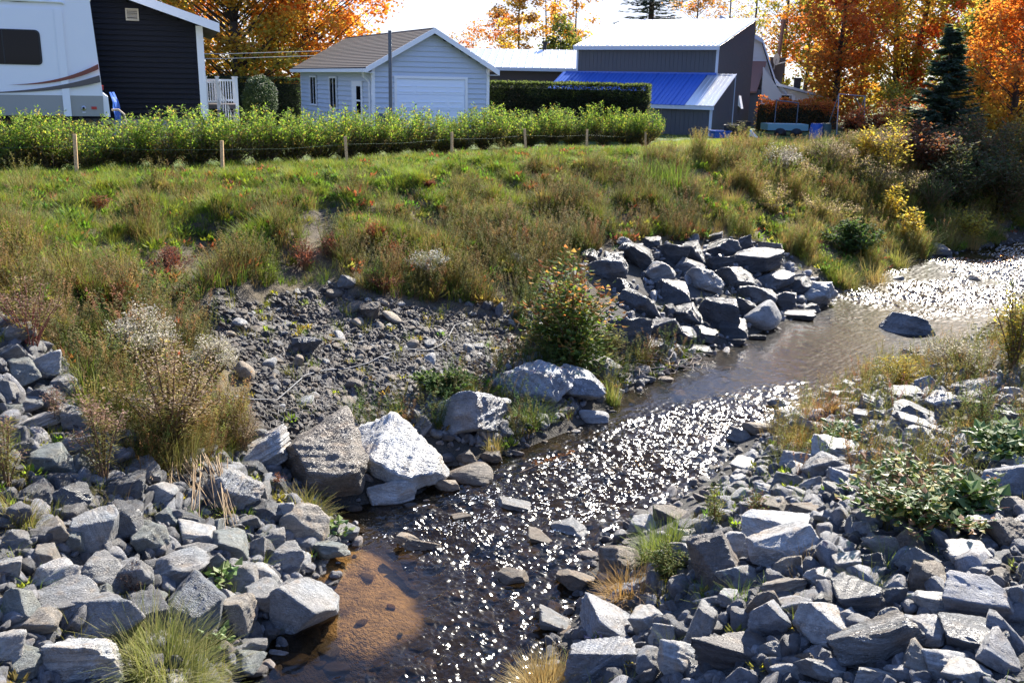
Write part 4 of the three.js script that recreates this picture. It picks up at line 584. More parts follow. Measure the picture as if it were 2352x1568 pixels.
[[508, 1345, 50, 60, 'round leaved coltsfoot in a gap of the left riprap'], [770, 1232, 50, 34, 'coltsfoot leaves beside the silt'], [495, 1480, 30, 50, 'coltsfoot leaves in the dark gap at the bottom left'], [1510, 815, 60, 24, 'coltsfoot leaves below the upstream riprap']].forEach(([x, y, w, h, l], i) => plant('coltsfoot', l, 'plant', [x, y, w, h], { stems: 8, leaves: 34, leaf: 0.10, narrow: 1.0, palette: [[0.12, 0.22, 0.04], [0.2, 0.26, 0.06]], bunch: 0.6, mat: glossyLeaf }, 890 + i));
{   // brush pile and branches
  const q = RNG(55), t = thing('brush_pile', 'tangle of grey driftwood twigs at the water edge under the upstream riprap', 'brush pile', ground(1520, 850, 0, 0).toArray());
  for (let k = 0; k < 70; k++) { const g = new MB(), a = q() * 6.28, L = lerp(0.2, 0.7, q()), x = (q() - 0.5) * 1.9, z = (q() - 0.5) * 0.9 - x * 0.55, y = Math.max(0, land(t.position.x + x, t.position.z + z)) - t.position.y + 0.05 + 0.18 * q(); const c = mix3([0.16, 0.12, 0.09], [0.32, 0.28, 0.24], q()); g.tube([[x, y, z], [x + Math.cos(a) * L * 0.5, y + 0.06 * (q() - 0.3), z + Math.sin(a) * L * 0.5], [x + Math.cos(a + 0.4) * L, y + 0.1 * (q() - 0.5), z + Math.sin(a + 0.4) * L]], [0.009, 0.007, 0.003], c, 4); g.build('twig', barkMat, t); }
  const b = ground(1195, 1090, 0, 0.03), e = ground(1345, 1040, 0, 0.03), s = thing('fallen_branch', 'thin bare branch with a few brown leaves lying in the riffle', 'branch', b.toArray()), g = new MB(), h = new MB(), dx = e.x - b.x, dz = e.z - b.z;
  g.tube([[0, 0.03, 0], [dx * 0.4, 0.08, dz * 0.4], [dx * 0.75, 0.06, dz * 0.75], [dx, 0.14, dz]], [0.014, 0.011, 0.008, 0.004], [0.07, 0.045, 0.03], 5); g.tube([[dx * 0.4, 0.08, dz * 0.4], [dx * 0.7, 0.05, dz * 0.5 + 0.1]], [0.007, 0.003], [0.07, 0.045, 0.03], 4);
  g.build('twig', barkMat, s); for (let k = 0; k < 40; k++) { const u = 0.15 + 0.7 * q(), a = q() * 6.28; h.leaf([dx * u, 0.06 + 0.05 * q(), dz * u], [Math.cos(a) * 0.8, 0.5, Math.sin(a) * 0.8], [-Math.sin(a), 0, Math.cos(a)], 0.07, 0.05, [0.3, 0.13, 0.04]); } h.build('foliage', leafMat, s);
  const st = thing('dead_stalks', 'pale dead stalks fallen over the stones below the goldenrod', 'stalks', ground(415, 1090).toArray());
  const sg = new MB(); for (let k = 0; k < 46; k++) { const a = lerp(0.2, 1.3, q()), x = (q() - 0.5) * 1.0, L = lerp(0.4, 1.0, q()); const p0 = [x, 0.12 + 0.1 * q(), -0.1 + 0.3 * (q() - 0.5)], wx = x + Math.cos(a) * L * 0.6, wz = 0.1 + Math.sin(a) * L * 0.8; sg.tube([p0, [wx, Math.max(land(st.position.x + wx, st.position.z + wz) - st.position.y, -1) + 0.12, wz]], [0.006, 0.003], mix3([0.34, 0.25, 0.15], [0.2, 0.13, 0.07], q()), 4); } sg.build('stem', barkMat, st);
}
{   // wire netting over the toe of the gravel slope
  const A = ground(585, 1000), Bp = ground(1190, 815), up = V(-(Bp.z - A.z), 0, Bp.x - A.x).normalize().multiplyScalar(-1), al = V().subVectors(Bp, A).setY(0), len = al.length(); al.normalize();
  const t = thing('wire_netting', 'hexagonal wire netting stretched over the foot of the gravel slope', 'wire netting', A.toArray()), g = new MB(), s = 0.068, q = RNG(3);
  const at = (u, v) => { const x = A.x + al.x * u + up.x * v, z = A.z + al.z * u + up.z * v; return [x - A.x, land(x, z) - A.y + 0.055 + 0.03 * N(u * 2.5, v * 2.5, 3), z - A.z]; };
  const wob = (u, v) => at(u + 0.02 * N(u * 6, v * 6, 1), v + 0.02 * N(u * 6, v * 6, 2));
  const up2 = 1.8; for (let j = 0; j * 1.5 * s * up2 < 1.25; j++) for (let i = 0; i * Math.sqrt(3) * s < len; i++) {
    const u = (i + (j % 2) / 2) * Math.sqrt(3) * s, v = j * 1.5 * s * up2; if (v > 0.55 + 0.5 * (0.5 + N(u * 0.9, 0.3)) ) continue;
    const h = [0, 1, 2, 3].map((k) => { const a = R(30 + 60 * k); return wob(u + Math.cos(a) * s, v + Math.sin(a) * s * up2); }), c = mix3([0.30, 0.285, 0.26], [0.16, 0.145, 0.12], q());
    for (let k = 0; k < 3; k++) g.tube([h[k], h[k + 1]], 0.0042, c, 3);
  }
  g.build('mesh_wire', flat(1, 1, 1, 0.7), t);
  const rope = new MB(), pts = []; for (let k = 0; k <= 14; k++) { const u = k / 14 * len; pts.push(at(u, 0.6 + 0.5 * (0.5 + N(u * 0.9, 0.3)) + 0.03)); } rope.tube(pts, 0.012, [0.13, 0.13, 0.13], 5); rope.build('edge_cable', flat(1, 1, 1, 0.7), t);
}

// ---------------------------------------------------------------- shrub row, stakes and string
{
  const protos = [0, 1, 2].map((k) => {
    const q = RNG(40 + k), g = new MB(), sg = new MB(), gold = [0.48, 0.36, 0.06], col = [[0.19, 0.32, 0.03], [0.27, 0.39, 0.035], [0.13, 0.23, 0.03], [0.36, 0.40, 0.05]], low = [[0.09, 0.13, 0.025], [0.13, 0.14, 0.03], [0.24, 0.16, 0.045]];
    for (let s = 0; s < 64; s++) {
      const a = q() * 6.283, o = 0.80 * Math.sqrt(q()), ex = Math.cos(a) * o, ez = Math.sin(a) * o * 0.8, hh = lerp(0.85, 1.62, Math.pow(q(), 1.3)) * (1 - 0.2 * o), at = (u) => [ex * (1 - (1 - u) * (1 - u) * 0.9) * (0.12 + 0.88 * smooth(0, 0.42, u)), hh * u, ez * Math.min(1, u * 1.5)];
      sg.tube([at(0), at(0.25), at(0.6), at(1)], [0.011, 0.009, 0.006, 0.002], [0.12, 0.09, 0.06], 4);
      for (let k2 = 0; k2 < 74; k2++) {
        const u = lerp(0.10, 1.02, Math.pow(q(), 0.8)), c = at(u), b = q() * 6.283, e = 0.15 * q() * (1.1 - 0.85 * u * u), dir = V(Math.cos(b), lerp(0, 1.2, q()), Math.sin(b)).normalize(), f = lerp(0.7, 1.25, q());
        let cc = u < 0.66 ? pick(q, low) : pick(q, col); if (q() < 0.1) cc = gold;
        g.leaf([c[0] + Math.cos(b) * e, c[1] + (q() - 0.5) * e, c[2] + Math.sin(b) * e], dir.toArray(), [-Math.sin(b), 0, Math.cos(b)], lerp(0.06, 0.10, q()), 0.036, cc.map((x) => x * f));
      }
    }
    return [sg.geo(), g.geo()];
  });
  const line = []; for (const [px, base] of [[-40, 402], [40, 400], [125, 399], [210, 397], [295, 394], [375, 391], [450, 388], [530, 386], [605, 383], [670, 379], [735, 374], [795, 369], [850, 364], [905, 360], [960, 356], [1012, 352], [1060, 349], [1110, 346], [1160, 343], [1215, 340], [1265, 338], [1315, 336]]) line.push([px, base]);
  const q = RNG(77);
  line.forEach(([px, base], k) => {
    const p = onPlane(px, base, 3.2), t = thing('hedge_shrub', ['first', 'second', 'third', 'fourth', 'fifth', 'sixth', 'seventh', 'eighth', 'ninth', 'tenth', 'eleventh', 'twelfth', 'thirteenth', 'fourteenth', 'fifteenth', 'sixteenth', 'seventeenth', 'eighteenth', 'nineteenth', 'twentieth'][k - 1] ? ['first', 'second', 'third', 'fourth', 'fifth', 'sixth', 'seventh', 'eighth', 'ninth', 'tenth', 'eleventh', 'twelfth', 'thirteenth', 'fourteenth', 'fifteenth', 'sixteenth', 'seventeenth', 'eighteenth', 'nineteenth', 'twentieth'][k - 1] + ' green shrub from the left in the row behind the stakes' : k ? 'green shrub before the gap at the right end of the row' : 'shrub cut by the left edge, first of the row', 'shrub', [p.x, land(p.x, p.z) - 0.03, p.z], q() * 6, 'shrubs of the row behind the stakes');
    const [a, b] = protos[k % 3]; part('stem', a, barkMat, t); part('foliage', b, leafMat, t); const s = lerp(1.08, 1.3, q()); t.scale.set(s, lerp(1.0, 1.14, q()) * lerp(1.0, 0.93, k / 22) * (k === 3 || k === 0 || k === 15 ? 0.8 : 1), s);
  });
  [[1385, 338], [1440, 338], [1478, 338]].forEach(([px, base], k) => {
    const p = onPlane(px, base, 3.2), t = thing('hedge_shrub', ['tall separate shrub after the gap in the shrub row', 'shrub next to last at the right end of the row', 'last shrub of the row, by the lean-to wall'][k], 'shrub', [p.x, land(p.x, p.z) - 0.03, p.z], q() * 6);
    const [a, b] = protos[k % 3]; part('stem', a, barkMat, t); part('foliage', b, leafMat, t); t.scale.set(1.0, 1.12 - 0.08 * k, 1.0);
  });
  const wood = S({ color: C(0.75, 0.48, 0.24), roughness: 0.8, map: rep(soilTone, 3) }), tops = [];
  const words = ['first', 'second', 'third', 'fourth', 'fifth', 'sixth', 'seventh'];
  [[176, 410, 322], [511, 402, 330], [797, 382, 318], [1038, 362, 307], [1208, 352, 299], [1347, 346, 300], [1483, 340, 305]].forEach(([px, base, topY], k) => {
    const p = ground(px, base), d = p.distanceTo(camera.position), h = (base - topY) * d / F * 1.02, g = new MB();
    g.box(-0.038, 0.038, -0.25, h, -0.02, 0.02, [1, 1, 1]);
    const t = thing('stake', words[k] + ' wooden stake from the left in front of the shrub row', 'stake', p.toArray(), [0.2, -0.1, 0.3, 0, 0.25, 0.1, -0.2][k]);
    g.build('post', wood, t); t.rotation.z = [-0.04, -0.03, 0.04, 0.01, 0.08, 0, 0.06][k];
    const nb = new MB(); for (let j = 0; j < 5; j++) nb.box(-0.004, 0.004, h * (0.15 + j * 0.18), h * (0.15 + j * 0.18) + 0.012, 0.021, 0.025, [0.25, 0.16, 0.1]); nb.build('staple', flat(0.5, 0.4, 0.3), t);
    tops.push([p.x, p.y + h * 0.74, p.z]);
  });
  const sg = new MB(); tops.unshift([tops[0][0] - 3.2, tops[0][1], tops[0][2] + 1.2]); for (let k = 0; k + 1 < tops.length; k++) { const a = tops[k], b = tops[k + 1]; sg.tube([a, a.map((x, j) => lerp(x, b[j], 0.5) - (j === 1 ? 0.05 : 0)), b], 0.0014, [0.02, 0.10, 0.06], 4); }
  tag(sg.build('string', flat(1, 1, 1, 0.6), null), 'thin green string strung from stake to stake', 'string');
}

// ---------------------------------------------------------------- buildings
const unit = new THREE.BoxGeometry(1, 1, 1);
{ const c = new Float32Array(24 * 3).fill(1); unit.setAttribute('color', new THREE.BufferAttribute(c, 3)); }
function cuboid(name, mat, parent, x0, x1, y0, y1, z0, z1) { const m = part(name, unit, mat, parent); m.position.set((x0 + x1) / 2, (y0 + y1) / 2, (z0 + z1) / 2); m.scale.set(x1 - x0, y1 - y0, z1 - z0); return m; }
function lapGeo() { const g = new MB(), c = WHITE; g.hexa([[0, 0, 0.045], [1, 0, 0.045], [1, 1, 0.004], [0, 1, 0.004]], [[0, 0, 0], [1, 0, 0], [1, 1, 0], [0, 1, 0]], c); return g.geo(); }
const lap = lapGeo();
// horizontal lap siding: each board a part; face = [origin, direction along, outward turn]
function siding(parent, mat, o, turn, y0, y1, step, span, name = 'siding_board') {
  for (let y = y0; y < y1 - 0.02; y += step) { const h = Math.min(step, y1 - y), [a, b] = span(y + h * 0.5); if (b - a < 0.05) continue; const m = part(name, lap, mat, parent); m.rotation.y = turn; m.scale.set(b - a, h, 1); m.position.set(o[0] + Math.cos(turn) * a, y, o[2] - Math.sin(turn) * a); }
}
const M = {
  white: flat(0.78, 0.79, 0.80, 0.5), vinyl: flat(0.47, 0.53, 0.61, 0.55), dark: flat(0.007, 0.008, 0.013, 0.95), slate: flat(0.06, 0.066, 0.078, 0.6), glass: new THREE.MeshPhysicalMaterial({ color: C(0.006, 0.006, 0.007), roughness: 0.05, specularIntensity: 0.35, side: THREE.DoubleSide }),
  galv: flat(0.82, 0.83, 0.84, 0.22, { metalness: 0.85 }), tin: flat(0.72, 0.73, 0.74, 0.32, { metalness: 0.7 }), blue: flat(0.035, 0.11, 0.42, 0.4), shingle: S({ color: C(0.075, 0.058, 0.05), roughness: 0.9, map: rep(rockTone, 3) }), brown: flat(0.055, 0.042, 0.04, 0.7), steel: flat(0.09, 0.105, 0.13, 0.45), black: flat(0.015, 0.015, 0.016, 0.6), concrete: flat(0.34, 0.34, 0.33, 0.9), cream: flat(0.62, 0.60, 0.56, 0.6), rust: flat(0.20, 0.10, 0.07, 0.6), red: flat(0.45, 0.03, 0.02, 0.4), bluebin: flat(0.02, 0.10, 0.42, 0.4), chrome: flat(0.6, 0.6, 0.6, 0.3, { metalness: 0.9 }), grille: flat(0.52, 0.45, 0.33, 0.7), taupe: flat(0.10, 0.085, 0.08, 0.5), maroon: flat(0.20, 0.05, 0.03, 0.45), band: flat(0.30, 0.30, 0.28, 0.5), door: flat(0.72, 0.79, 0.90, 0.45), inside: flat(0.03, 0.03, 0.03, 0.9),
};
const Y0 = 3.2, GY = (p) => [p.x, Y0, p.z];
function windowUnit(parent, x, y, w, h, face, turn, { mull = 'v', fr = 0.07 } = {}) {   // on a wall plane at face: a frame with its pane
  const g = new THREE.Group(); g.name = 'window'; g.position.set(...face(x, y)); g.rotation.y = turn; parent.add(g);
  const f = new MB(); f.box(-fr, 0, -fr, h + fr, 0.0, 0.06); f.box(w, w + fr, -fr, h + fr, 0.0, 0.06); f.box(0, w, -fr, 0, 0.002, 0.058); f.box(0, w, h, h + fr, 0.002, 0.058);
  if (mull === 'v') f.box(w / 2 - 0.02, w / 2 + 0.02, 0, h, 0.02, 0.05); if (mull === 'h') f.box(0, w, h / 2 - 0.03, h / 2 + 0.03, 0.02, 0.052);
  f.build('frame', M.white, g); const p = new MB(); p.box(0, w, 0, h, 0.01, 0.03); p.build('pane', M.glass, g);
  return g;
}
{   // ---- garage
  const w = 4.68, L = 11, H0 = 2.77, HR = 4.05, c = atZ(855, 149, -36.5), t = thing('garage', 'pale blue white garage with brown shingle roof and wide closed door', 'garage', GY(c), R(26));
  const core = new MB(); core.box(0.01, w - 0.01, -0.3, H0, -L + 0.01, -0.01); core.hexa([[0.01, H0, -0.011], [w - 0.01, H0, -0.011], [w / 2, HR - 0.06, -0.011], [w / 2 - 0.01, HR - 0.06, -0.011]], [[0.01, H0, -L], [w - 0.01, H0, -L], [w / 2, HR - 0.06, -L], [w / 2 - 0.01, HR - 0.06, -L]]); core.build('wall', M.vinyl, t);
  const slope = (HR - H0) / (w / 2);
  siding(t, M.vinyl, [0, 0, 0], 0, 0.1, HR - 0.1, 0.19, (y) => (y < 2.42 ? [0, 0.82] : y < H0 ? [0, w] : [(y - H0) / slope, w - (y - H0) / slope]));
  siding(t, M.vinyl, [0, 0, 0], 0, 0.1, 2.42, 0.19, () => [3.8, w]);
  siding(t, M.vinyl, [0, 0, -L], -Math.PI / 2, 0.1, H0, 0.19, () => [0, L]);
  const trim = (n, ...b) => { const m = new MB(); m.box(...b); return m.build(n, M.white, t); };
  trim('corner_trim', -0.052, 0.07, 0, H0, -0.07, 0.052); trim('corner_trim', w - 0.07, w + 0.052, 0, H0, -0.07, 0.052); trim('corner_trim', -0.03, 0.07, 0, H0, -L - 0.03, -L + 0.06);
  trim('door_frame', 0.82, 0.92, 0, 2.42, -0.01, 0.07); trim('door_frame', 3.70, 3.80, 0, 2.42, -0.01, 0.07); trim('door_frame', 0.92, 3.70, 2.32, 2.42, -0.01, 0.068);
  const dr = new MB(); dr.box(0.92, 3.7, 0, 2.315, -0.012, -0.002); const door = dr.build('garage_door', M.door, t);
  for (let k = 0; k < 4; k++) { const y = k * 0.578; cuboid('panel', M.door, door, 0.925, 3.695, y + 0.012, y + 0.566, -0.003, 0.03); for (let j = 0; j < 4; j++) for (const e of [0, 1]) { const x = 1.03 + j * 0.68; cuboid('embossing', M.door, door, x, x + 0.5, y + 0.1 + e * 0.2, y + 0.125 + e * 0.2, 0.029, 0.05); } }
  // roof: shingle courses on both slopes, fascia, soffit
  const n = 22, ov = 0.35, zf = 0.32, zb = -L - 0.3, len = w / 2 + ov, drop = slope * ov;
  for (const s of [-1, 1]) for (let k = 0; k < n; k++) {
    const u0 = k / n * len, u1 = (k + 1) / n * len + 0.03, X = (u) => w / 2 + s * (len - u), Y = (u) => H0 - drop + slope * u + 0.10, g = new MB(), cc = [lerp(0.8, 1.25, (k * 7 % 11) / 11), lerp(0.8, 1.25, (k * 7 % 11) / 11), lerp(0.8, 1.2, (k * 7 % 11) / 11)];
    g.hexa([[X(u0), Y(u0) + 0.025, zf], [X(u0), Y(u0) + 0.025, zb], [X(u1), Y(u1) + 0.008, zb], [X(u1), Y(u1) + 0.008, zf]], [[X(u0), Y(u0) - 0.03, zf], [X(u0), Y(u0) - 0.03, zb], [X(u1), Y(u1) - 0.03, zb], [X(u1), Y(u1) - 0.03, zf]], cc);
    g.build('shingle_course', M.shingle, t);
  }
  for (const s of [-1, 1]) { const X = (u) => w / 2 + s * (len - u), Y = (u) => H0 - drop + slope * u + 0.09, g = new MB(); g.hexa([[X(0), Y(0) - 0.17, zf + 0.03], [X(len), Y(len) - 0.17, zf + 0.03], [X(len), Y(len) + 0.03, zf + 0.03], [X(0), Y(0) + 0.03, zf + 0.03]], [[X(0), Y(0) - 0.17, zf], [X(len), Y(len) - 0.17, zf], [X(len), Y(len) + 0.03, zf], [X(0), Y(0) + 0.03, zf]]); g.build('fascia', M.white, t);
    const so = new MB(); so.box(Math.min(X(0), s < 0 ? -0.001 : w + 0.001), Math.max(X(0), s < 0 ? -0.001 : w + 0.001), Y(0) - 0.165, Y(0) - 0.145, zb, zf); so.build('soffit', M.white, t); }
  const gut = new MB(); gut.box(-ov - 0.10, -ov - 0.002, H0 - drop - 0.06, H0 - drop + 0.07, zb, zf + 0.03); gut.build('gutter', M.white, t);
  const dp = new MB(); dp.tube([[-ov - 0.02, H0 - drop - 0.05, 0.0], [-ov, H0 - drop - 0.18, -0.08], [-0.08, H0 - drop - 0.42, -0.16], [-0.07, 0.2, -0.16]], 0.045, WHITE, 8); dp.build('downspout', M.white, t);
  const left = (z, y) => [-0.04, y, z];
  windowUnit(t, -9.0, 1.15, 0.95, 1.15, (x, y) => left(x, y), -Math.PI / 2, { mull: 'v' }); windowUnit(t, -5.7, 1.1, 0.95, 1.18, (x, y) => left(x, y), -Math.PI / 2, { mull: 'v' });
  const sd = new MB(); sd.box(-0.07, -0.02, 0, 2.2, -2.55, -1.15); const side = sd.build('side_door', M.white, t);
  const dg = new THREE.Group(); const pane = new MB(); pane.box(-0.085, -0.07, 0.95, 2.0, -1.85, -1.35); pane.build('pane', M.glass, side); const mull = new MB(); mull.box(-0.09, -0.072, 1.43, 1.5, -1.86, -1.34); mull.build('rail', M.white, side);
  const lt = new MB(); lt.box(0.55, 0.7, 2.95, 3.1, 0.02, 0.12); lt.bar([0.62, 2.98, 0.12], [0.62, 2.85, 0.22], 0.05, WHITE, 6, 0.09); lt.build('wall_light', M.chrome, t);
}
{   // ---- pole and bins in front of the garage
  const p = atZ(897, 268, -34.2), t = thing('utility_pole', 'plain dark steel pole standing in front of the garage', 'pole', GY(p)), g = new MB(), top = atZ(895, 72, -34.2); g.tube([[0, -0.3, 0], [0, 0.2, 0], [top.x - p.x, top.y - Y0, 0]], [0.075, 0.07, 0.06], WHITE, 12); g.build('shaft', M.steel, t); const cp = new MB(); cp.tube([[top.x - p.x, top.y - Y0, 0], [top.x - p.x, top.y - Y0 + 0.03, 0]], [0.066, 0.062], WHITE, 12); cp.build('cap', M.steel, t);
  const b = thing('trash_bin', 'dark bin with lid behind the shrub row at the pole', 'bin', GY(atZ(886, 262, -34.9)), 0.4), q = new MB(); q.hexa([[-0.26, 0, 0.28], [0.26, 0, 0.28], [0.32, 1.0, 0.33], [-0.32, 1.0, 0.33]], [[-0.26, 0, -0.28], [0.26, 0, -0.28], [0.32, 1.0, -0.33], [-0.32, 1.0, -0.33]]); q.build('body', flat(0.03, 0.05, 0.11, 0.5), b); const l = new MB(); l.hexa([[-0.34, 1.0, 0.36], [0.34, 1.0, 0.36], [0.3, 1.09, 0.3], [-0.3, 1.09, 0.3]], [[-0.34, 1.0, -0.38], [0.34, 1.0, -0.38], [0.3, 1.09, -0.34], [-0.3, 1.09, -0.34]]); l.build('lid', flat(0.03, 0.045, 0.09, 0.4), b); const wl = new MB(); for (const s of [-1, 1]) wl.bar([s * 0.24, 0.1, -0.34], [s * 0.3, 0.1, -0.34], 0.1, [0.3, 0.3, 0.3], 10); wl.build('wheel', M.black, b);
  for (const [a, e, l2] of [[[300, 124], [735, 117], 'upper'], [[300, 135], [722, 128], 'lower']]) { const A = atZ(...a, -45), E = atZ(...e, -45), w = new MB(); w.tube([A.toArray(), A.clone().lerp(E, 0.5).add(V(0, -0.06, 0)).toArray(), E.toArray()], 0.018, [0.55, 0.5, 0.42], 5); tag(w.build('cable', M.white, null), l2 + ' of the two thin cables running behind the house to the garage roof', 'cable'); }
}
{   // ---- dark house with white trim
  const c = atZ(462, 62, -30), t = thing('house', 'black sided house with white edge trim and sloping white fascia', 'house', GY(c), R(19)), W = 9, E = 3.7, sl = 0.33;
  const core = new MB(); core.box(-W, -0.02, 1.0, E, -7, -0.01); core.hexa([[-W, E, -0.01], [-0.02, E, -0.01], [-W / 2, E + sl * W / 2, -0.01], [-W / 2 - 0.01, E + sl * W / 2, -0.01]], [[-W, E, -7], [-0.02, E, -7], [-W / 2, E + sl * W / 2, -7], [-W / 2 - 0.01, E + sl * W / 2, -7]]); core.build('wall', M.dark, t);
  siding(t, M.dark, [-W, 0, 0], 0, 1.0, E + sl * W / 2 - 0.1, 0.15, (y) => (y < E ? [0, W - 0.02] : [(y - E) / sl, W - (y - E) / sl]));
  const f = new MB(); f.box(-W, -0.03, -0.2, 1.0, -7, 0.0); f.build('foundation', M.concrete, t);
  const tr = new MB(); tr.box(-0.17, 0.03, 0.95, E + 0.02, -0.1, 0.045); tr.build('corner_trim', M.white, t);
  for (const s of [1, -1]) { const g = new MB(), X = (u) => -W / 2 + s * (W / 2 + 0.5 - u), Y = (u) => E - sl * 0.5 + sl * u + 0.06; g.hexa([[X(0), Y(0) - 0.06, 0.5], [X(W / 2 + 0.5), Y(W / 2 + 0.5) - 0.06, 0.5], [X(W / 2 + 0.5), Y(W / 2 + 0.5) + 0.2, 0.5], [X(0), Y(0) + 0.2, 0.5]], [[X(0), Y(0) - 0.06, 0.46], [X(W / 2 + 0.5), Y(W / 2 + 0.5) - 0.06, 0.46], [X(W / 2 + 0.5), Y(W / 2 + 0.5) + 0.2, 0.46], [X(0), Y(0) + 0.2, 0.46]]); g.build('fascia', M.white, t);
    const r = new MB(); r.hexa([[X(0), Y(0) + 0.2, 0.46], [X(0), Y(0) + 0.2, -7.4], [X(W / 2 + 0.5), Y(W / 2 + 0.5) + 0.2, -7.4], [X(W / 2 + 0.5), Y(W / 2 + 0.5) + 0.2, 0.46]], [[X(0), Y(0) - 0.02, 0.46], [X(0), Y(0) - 0.02, -7.4], [X(W / 2 + 0.5), Y(W / 2 + 0.5) - 0.02, -7.4], [X(W / 2 + 0.5), Y(W / 2 + 0.5) - 0.02, 0.46]]); r.build('roof', M.shingle, t); }
  const v = new THREE.Group(); v.name = 'vent'; v.position.set(-1.92, 3.97, 0.02); t.add(v); const vf = new MB(); vf.box(-0.18, 0.18, -0.17, -0.13, 0, 0.04); vf.box(-0.18, 0.18, 0.13, 0.17, 0, 0.04); vf.box(-0.18, -0.14, -0.13, 0.13, 0, 0.04); vf.box(0.14, 0.18, -0.13, 0.13, 0, 0.04); vf.build('frame', M.grille, v); for (let k = 0; k < 6; k++) { const s = new MB(), y = -0.125 + k * 0.043; s.hexa([[-0.14, y, 0.035], [0.14, y, 0.035], [0.14, y + 0.036, 0.01], [-0.14, y + 0.036, 0.01]], [[-0.14, y, 0.025], [0.14, y, 0.025], [0.14, y + 0.036, 0.0], [-0.14, y + 0.036, 0.0]]); s.build('slat', M.grille, v); }
  windowUnit(t, -2.95, 0.42, 0.8, 0.42, (x, y) => [x, y, 0.003], 0, { mull: '' });
}
{   // ---- white deck at the right of the house
  const p = atZ(470, 239, -31.5), t = thing('deck', 'small white railed deck with stairs beside the dark house', 'deck', [p.x, p.y, p.z], R(19));
  const fl = new MB(); fl.box(0, 1.05, -0.14, 0, -1.5, 0); fl.build('floor', M.taupe, t);
  for (const [x, z] of [[0.06, 0], [0.42, 0.03], [1.0, 0], [1.0, -1.4]]) { const g = new MB(); g.box(x - 0.05, x + 0.05, -1.05, 0.84, z - 0.05, z + 0.05); g.box(x - 0.065, x + 0.065, 0.84, 0.875, z - 0.065, z + 0.065); g.build('post', M.white, t); }
  const rail = (x0, y0, z0, x1, y1, z1) => { const g = new MB(); g.hexa([[x0, y0, z0 + 0.03], [x1, y1, z1 + 0.03], [x1, y1 + 0.06, z1 + 0.03], [x0, y0 + 0.06, z0 + 0.03]], [[x0, y0, z0 - 0.03], [x1, y1, z1 - 0.03], [x1, y1 + 0.06, z1 - 0.03], [x0, y0 + 0.06, z0 - 0.03]]); g.build('rail', M.white, t); };
  rail(0.47, 0.72, 0, 0.95, 0.72, 0); rail(0.47, 0.1, 0, 0.95, 0.1, 0); rail(0.0, 0.72, -1.4, 0.95, 0.72, -1.4); rail(0.42, 0.7, 0.06, 0.85, -0.5, 0.9); rail(0.42, 0.1, 0.06, 0.85, -1.1, 0.9); rail(0.06, 0.66, -0.02, 0.37, 0.66, -0.02); rail(0.06, 0.05, -0.02, 0.37, 0.05, -0.02);
  for (let k = 0; k < 6; k++) { const x = 0.52 + k * 0.075; cuboid('baluster', M.white, t, x - 0.015, x + 0.015, 0.16, 0.72, -0.015, 0.015); } for (let k = 0; k < 4; k++) { const x = 0.11 + k * 0.07; cuboid('baluster', M.white, t, x - 0.015, x + 0.015, 0.11, 0.66, -0.034, -0.006); } for (let k = 0; k < 11; k++) { const x = 0.06 + k * 0.083; cuboid('baluster', M.white, t, x - 0.015, x + 0.015, 0.02, 0.72, -1.415, -1.385); }
  for (let k = 0; k < 6; k++) { const f = (k + 0.5) / 6, x = lerp(0.45, 0.85, f), z = lerp(0.1, 0.88, f), y = lerp(0.68, -0.5, f); cuboid('baluster', M.white, t, x - 0.015, x + 0.015, y - 0.6, y, z - 0.015, z + 0.015); }
  for (let k = 0; k < 5; k++) cuboid('step', M.taupe, t, 0.36, 1.0, -0.22 - k * 0.18, -0.18 - k * 0.18, 0.05 + k * 0.2, 0.27 + k * 0.2);
}
